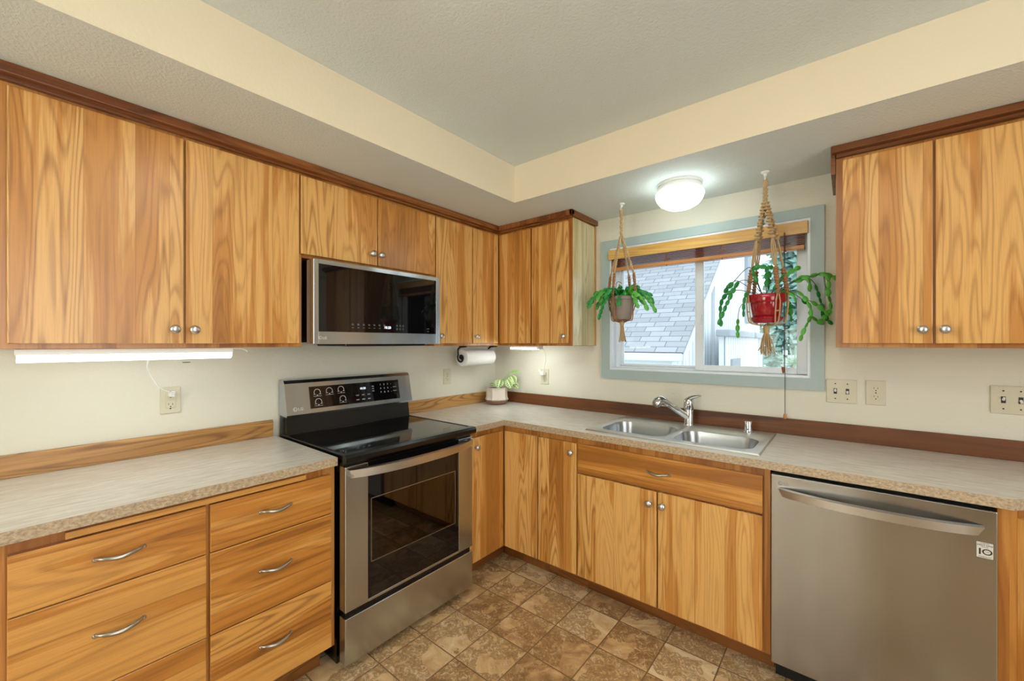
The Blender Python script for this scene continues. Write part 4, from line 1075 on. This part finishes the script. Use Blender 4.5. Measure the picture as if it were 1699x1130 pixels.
for r0, f0 in ((-.084, .0), (.0, -.088), (.078, -.03), (-.01, .086)):
    sd = Vector(RT*r0+FW*f0).normalized()
    fork = top - UPV*.11 + sd*.006; mid = PR + sd*.047 + UPV*.415; low = PR + sd*.070 + UPV*.265; rimp = PR + sd*.0905 + UPV*.135
    bm = new()
    for k in range(12):
        p = fork.lerp(mid, k/11); ball(bm, p + sd.cross(UPV)*(.004*(-1)**k), .0125, (1, 1, .55), 8, 5)
        tube(bm, [p-sd.cross(UPV)*.009-UPV*.004, p+UPV*.005, p+sd.cross(UPV)*.009-UPV*.004], .0034, 6)
    twist(bm, lerp(fork, mid, 16), .0055, .0035, 3)
    for s_ in (-1, 0, 1):     # open lattice section
        w_ = sd.cross(UPV)*(.013*s_)
        tube(bm, bez(mid, mid.lerp(low, .5)+w_*1.6, low, 8), .0033, 6)
    ball(bm, mid.lerp(low, .02), .011, (1, 1, .7), 8, 6)
    obj('cord', bm, M['jute'], mh, smooth=True)
    bm = new(); b_ = lerp(low, rimp, 20); twist(bm, b_, .0055, .0048, 6, 7)
    for k in range(8): ball(bm, b_[1+k*2], .0125 if k < 5 else .010, (1, 1, .72), 8, 6)
    obj('wrapped_cord', bm, M['jute_dark'], mh, smooth=True)
    bm = new()
    for s_ in (-1, 1):
        w_ = sd.cross(UPV)*(.010*s_)
        c_ = [rimp+w_*.4, PR+sd*.0905+w_+UPV*.10, PR+sd*.085+w_+UPV*.04, PR+sd*.0805+w_*.8+UPV*.010] + bez(PR+sd*.078+w_*.6+UPV*.002, PR+sd*.06-UPV*.008, knt, 6)
        tube(bm, c_, .003, 6)
    tube(bm, [PR+sd*.087-sd.cross(UPV)*.010+UPV*.055, PR+sd*.092+UPV*.055, PR+sd*.087+sd.cross(UPV)*.010+UPV*.055], .003, 6)
    obj('cradle_cord', bm, M['jute'], mh, smooth=True)
bm = new(); lathe(bm, [(.006, .01), (.0135, .004), (.0145, -.01), (.0125, -.03), (.009, -.04)][::-1], knt, 14)
for k in range(26):
    a = 2*PI*k/26*2; e = knt - UPV*(.118+.03*random.random()) + Vector((math.cos(a), math.sin(a), 0))*random.uniform(.004, .042)
    tube(bm, bez(knt+Vector((math.cos(a)*.009, math.sin(a)*.009, -.035)), knt+Vector((math.cos(a)*.034, math.sin(a)*.034, -.10)) if k % 3 == 0 else knt+Vector((math.cos(a)*.012, math.sin(a)*.012, -.09)), e, 7), .0022, 6)
obj('tassel', bm, M['jute'], mh, smooth=True)

# ---------------------------------------------------------------- outside the window
GZ = -.9
obj('ground', box(new(), -14, 16, .3, 30, GZ-.1, GZ), M['ground'], kind='structure')
nh = thing('garage', 'white garage with a grey shingle roof seen through the left window pane', 'building', (-3.5, 6.3, GZ))
EX, EY, EZ, RY, RZ = .20, 4.0, 1.31, 6.2, 3.0
sl = math.hypot(RY-EY+.12, RZ-EZ+.09)
bm = new(); uvl = bm.loops.layers.uv.verify()
vs = [bm.verts.new(p) for p in ((-9, EY-.12, EZ-.09), (EX+.16, EY-.12, EZ-.09), (EX+.16, RY, RZ), (-9, RY, RZ))]
f = bm.faces.new(vs)
for lp, uv in zip(f.loops, ((0, 0), (9.5, 0), (9.5, sl), (0, sl))): lp[uvl].uv = uv
ro = obj('roof', bm, M['shingle'], nh); m_ = ro.modifiers.new('t', 'SOLIDIFY'); m_.thickness = .03; m_.offset = -1
bm = new(); extrude_profile(bm, [(EY, GZ), (RY, GZ), (RY, RZ-.08), (EY, EZ-.05)], 'x', EX-.1, EX); box(bm, -9, EX-.1, EY, EY+.1, GZ, EZ-.06)
obj('siding_wall', bm, M['siding'], nh, grain='z')
bm = new(); box(bm, -9, EX+.16, EY-.26, EY-.13, EZ-.20, EZ-.08, .02); box(bm, EX+.02, EX+.10, EY-.22, EY-.14, EZ-2.0, EZ-.16, .01); obj('gutter', bm, M['ext_white'], nh)
bm = new(); box(bm, -9, EX+.05, EY-.125, EY, EZ-.30, EZ-.12); obj('fascia_board', bm, M['ext_white'], nh)
bm = new()
for (a, b) in (((EY-.12, EZ-.10), (RY, RZ-.01)), ((EY-.12, EZ-.10), (RY, RZ-.01)))[:1]:
    vs = [(EX+.165, a[0], a[1]-.16), (EX+.165, a[0], a[1]), (EX+.165, b[0], b[1]), (EX+.165, b[0], b[1]-.18)]
    A_ = [bm.verts.new(p) for p in vs]; B_ = [bm.verts.new((p[0]-.03, p[1], p[2])) for p in vs]
    bm.faces.new(A_); bm.faces.new(B_[::-1])
    for i in range(4): bm.faces.new((A_[i], B_[i], B_[(i+1) % 4], A_[(i+1) % 4]))
obj('rake_board', bm, M['ext_white'], nh)
hb = thing('neighbour_house', 'tall white board-sided house wall seen through the right window pane', 'building', (-.9, 9, GZ))
obj('siding_wall', box(new(), -2.4, .25, RY+.06, 11.6, GZ, 6.5), M['siding'], hb, grain='z')
bm = new(); box(bm, .25, .33, 9.3, 9.75, 1.9, 6.4, .01); obj('window_shutter', bm, M['ext_grey'], hb)
sh = thing('lean_to_shed', 'low white shed with a grey gutter beneath the tall white house wall', 'shed', (.62, 7, GZ))
obj('siding_wall', box(new(), .56, .66, 5.2, 8.8, GZ, 1.5), M['siding'], sh, grain='z')
bm = new(); box(bm, .53, .76, 5.1, 8.9, 1.50, 1.62, .02); obj('gutter', bm, M['ext_grey'], sh)
bm = new(); box(bm, .665, .73, 8.6, 8.68, GZ, 1.5); obj('downspout', bm, M['ext_white'], sh)
bm = new(); box(bm, .66, .70, 5.6, 6.3, .55, 1.1); obj('window', bm, M['ext_grey'], sh)
rl = thing('deck_railing', 'white deck railing beyond the window at lower right', 'railing', (1.5, 9, GZ))
bm = new(); box(bm, 1.0, 3.4, 9.95, 10.05, 1.0, 1.08); box(bm, 1.0, 3.4, 9.97, 10.03, .1, .16); obj('rail', bm, M['ext_white'], rl)
for x in (1.05, 1.8, 2.6, 3.35):
    bm = new(); box(bm, x-.05, x+.05, 9.95, 10.05, GZ, 1.2); obj('post', bm, M['ext_white'], rl)
bm = new()
for k in range(22): box(bm, 1.1+k*.1, 1.13+k*.1, 9.985, 10.015, .14, 1.0)
obj('balusters', bm, M['ext_white'], rl)
def tree(x, y, h, r, label, n, seed, leafs=.16):
    t = thing('tree', label, 'tree', (x, y, GZ)); rn = random.Random(seed)
    bm = new(); tube(bm, [(x, y, GZ), (x+.05, y, GZ+h*.4), (x, y+.1, GZ+h*.9)], [.16, .12, .03], 10); obj('trunk', bm, M['tree_bark'], t)
    bm = new()
    for i in range(n):
        u = rn.random(); z = GZ + h*(.12+.88*u); rr = r*(1-u*.75)*math.sqrt(rn.random()); a = rn.uniform(0, 2*PI)
        p = Vector((x+rr*math.cos(a), y+rr*math.sin(a), z)); d = Vector((rn.uniform(-1, 1), rn.uniform(-1, 1), rn.uniform(-.8, .4))).normalized()
        s = d.orthogonal().normalized()*leafs*.3; d = d*leafs
        bm.faces.new([bm.verts.new(v) for v in (p, p+d*.5+s, p+d, p+d*.5-s)])
    o = obj('foliage', bm, M['tree_leaf'], t); return o
tree(1.15, 15.2, 8.5, 1.9, 'pale green tree behind the deck railing, seen past the red pot', 8000, 3, .30)
tree(3.6, 19.5, 10.0, 1.7, 'taller pale tree farther right beyond the deck railing', 4500, 5, .32)
ys = thing('spiky_plant', 'pale spiky plant outside the lower right of the window', 'plant', (1.55, 6.2, GZ))
bm = new(); tube(bm, [(1.55, 6.2, GZ), (1.55, 6.2, 1.0)], .05, 10); obj('stalk', bm, M['tree_bark'], ys)
bm = new(); rn = random.Random(4)
for i in range(70):
    d = Vector((rn.gauss(0, 1), rn.gauss(0, 1), rn.gauss(.2, 1))).normalized(); p = Vector((1.55, 6.2, 1.03)); s = d.orthogonal().normalized()*.012
    bm.faces.new([bm.verts.new(v) for v in (p+s, p+d*.34, p-s)])
obj('leaves', bm, M['spiky'], ys)
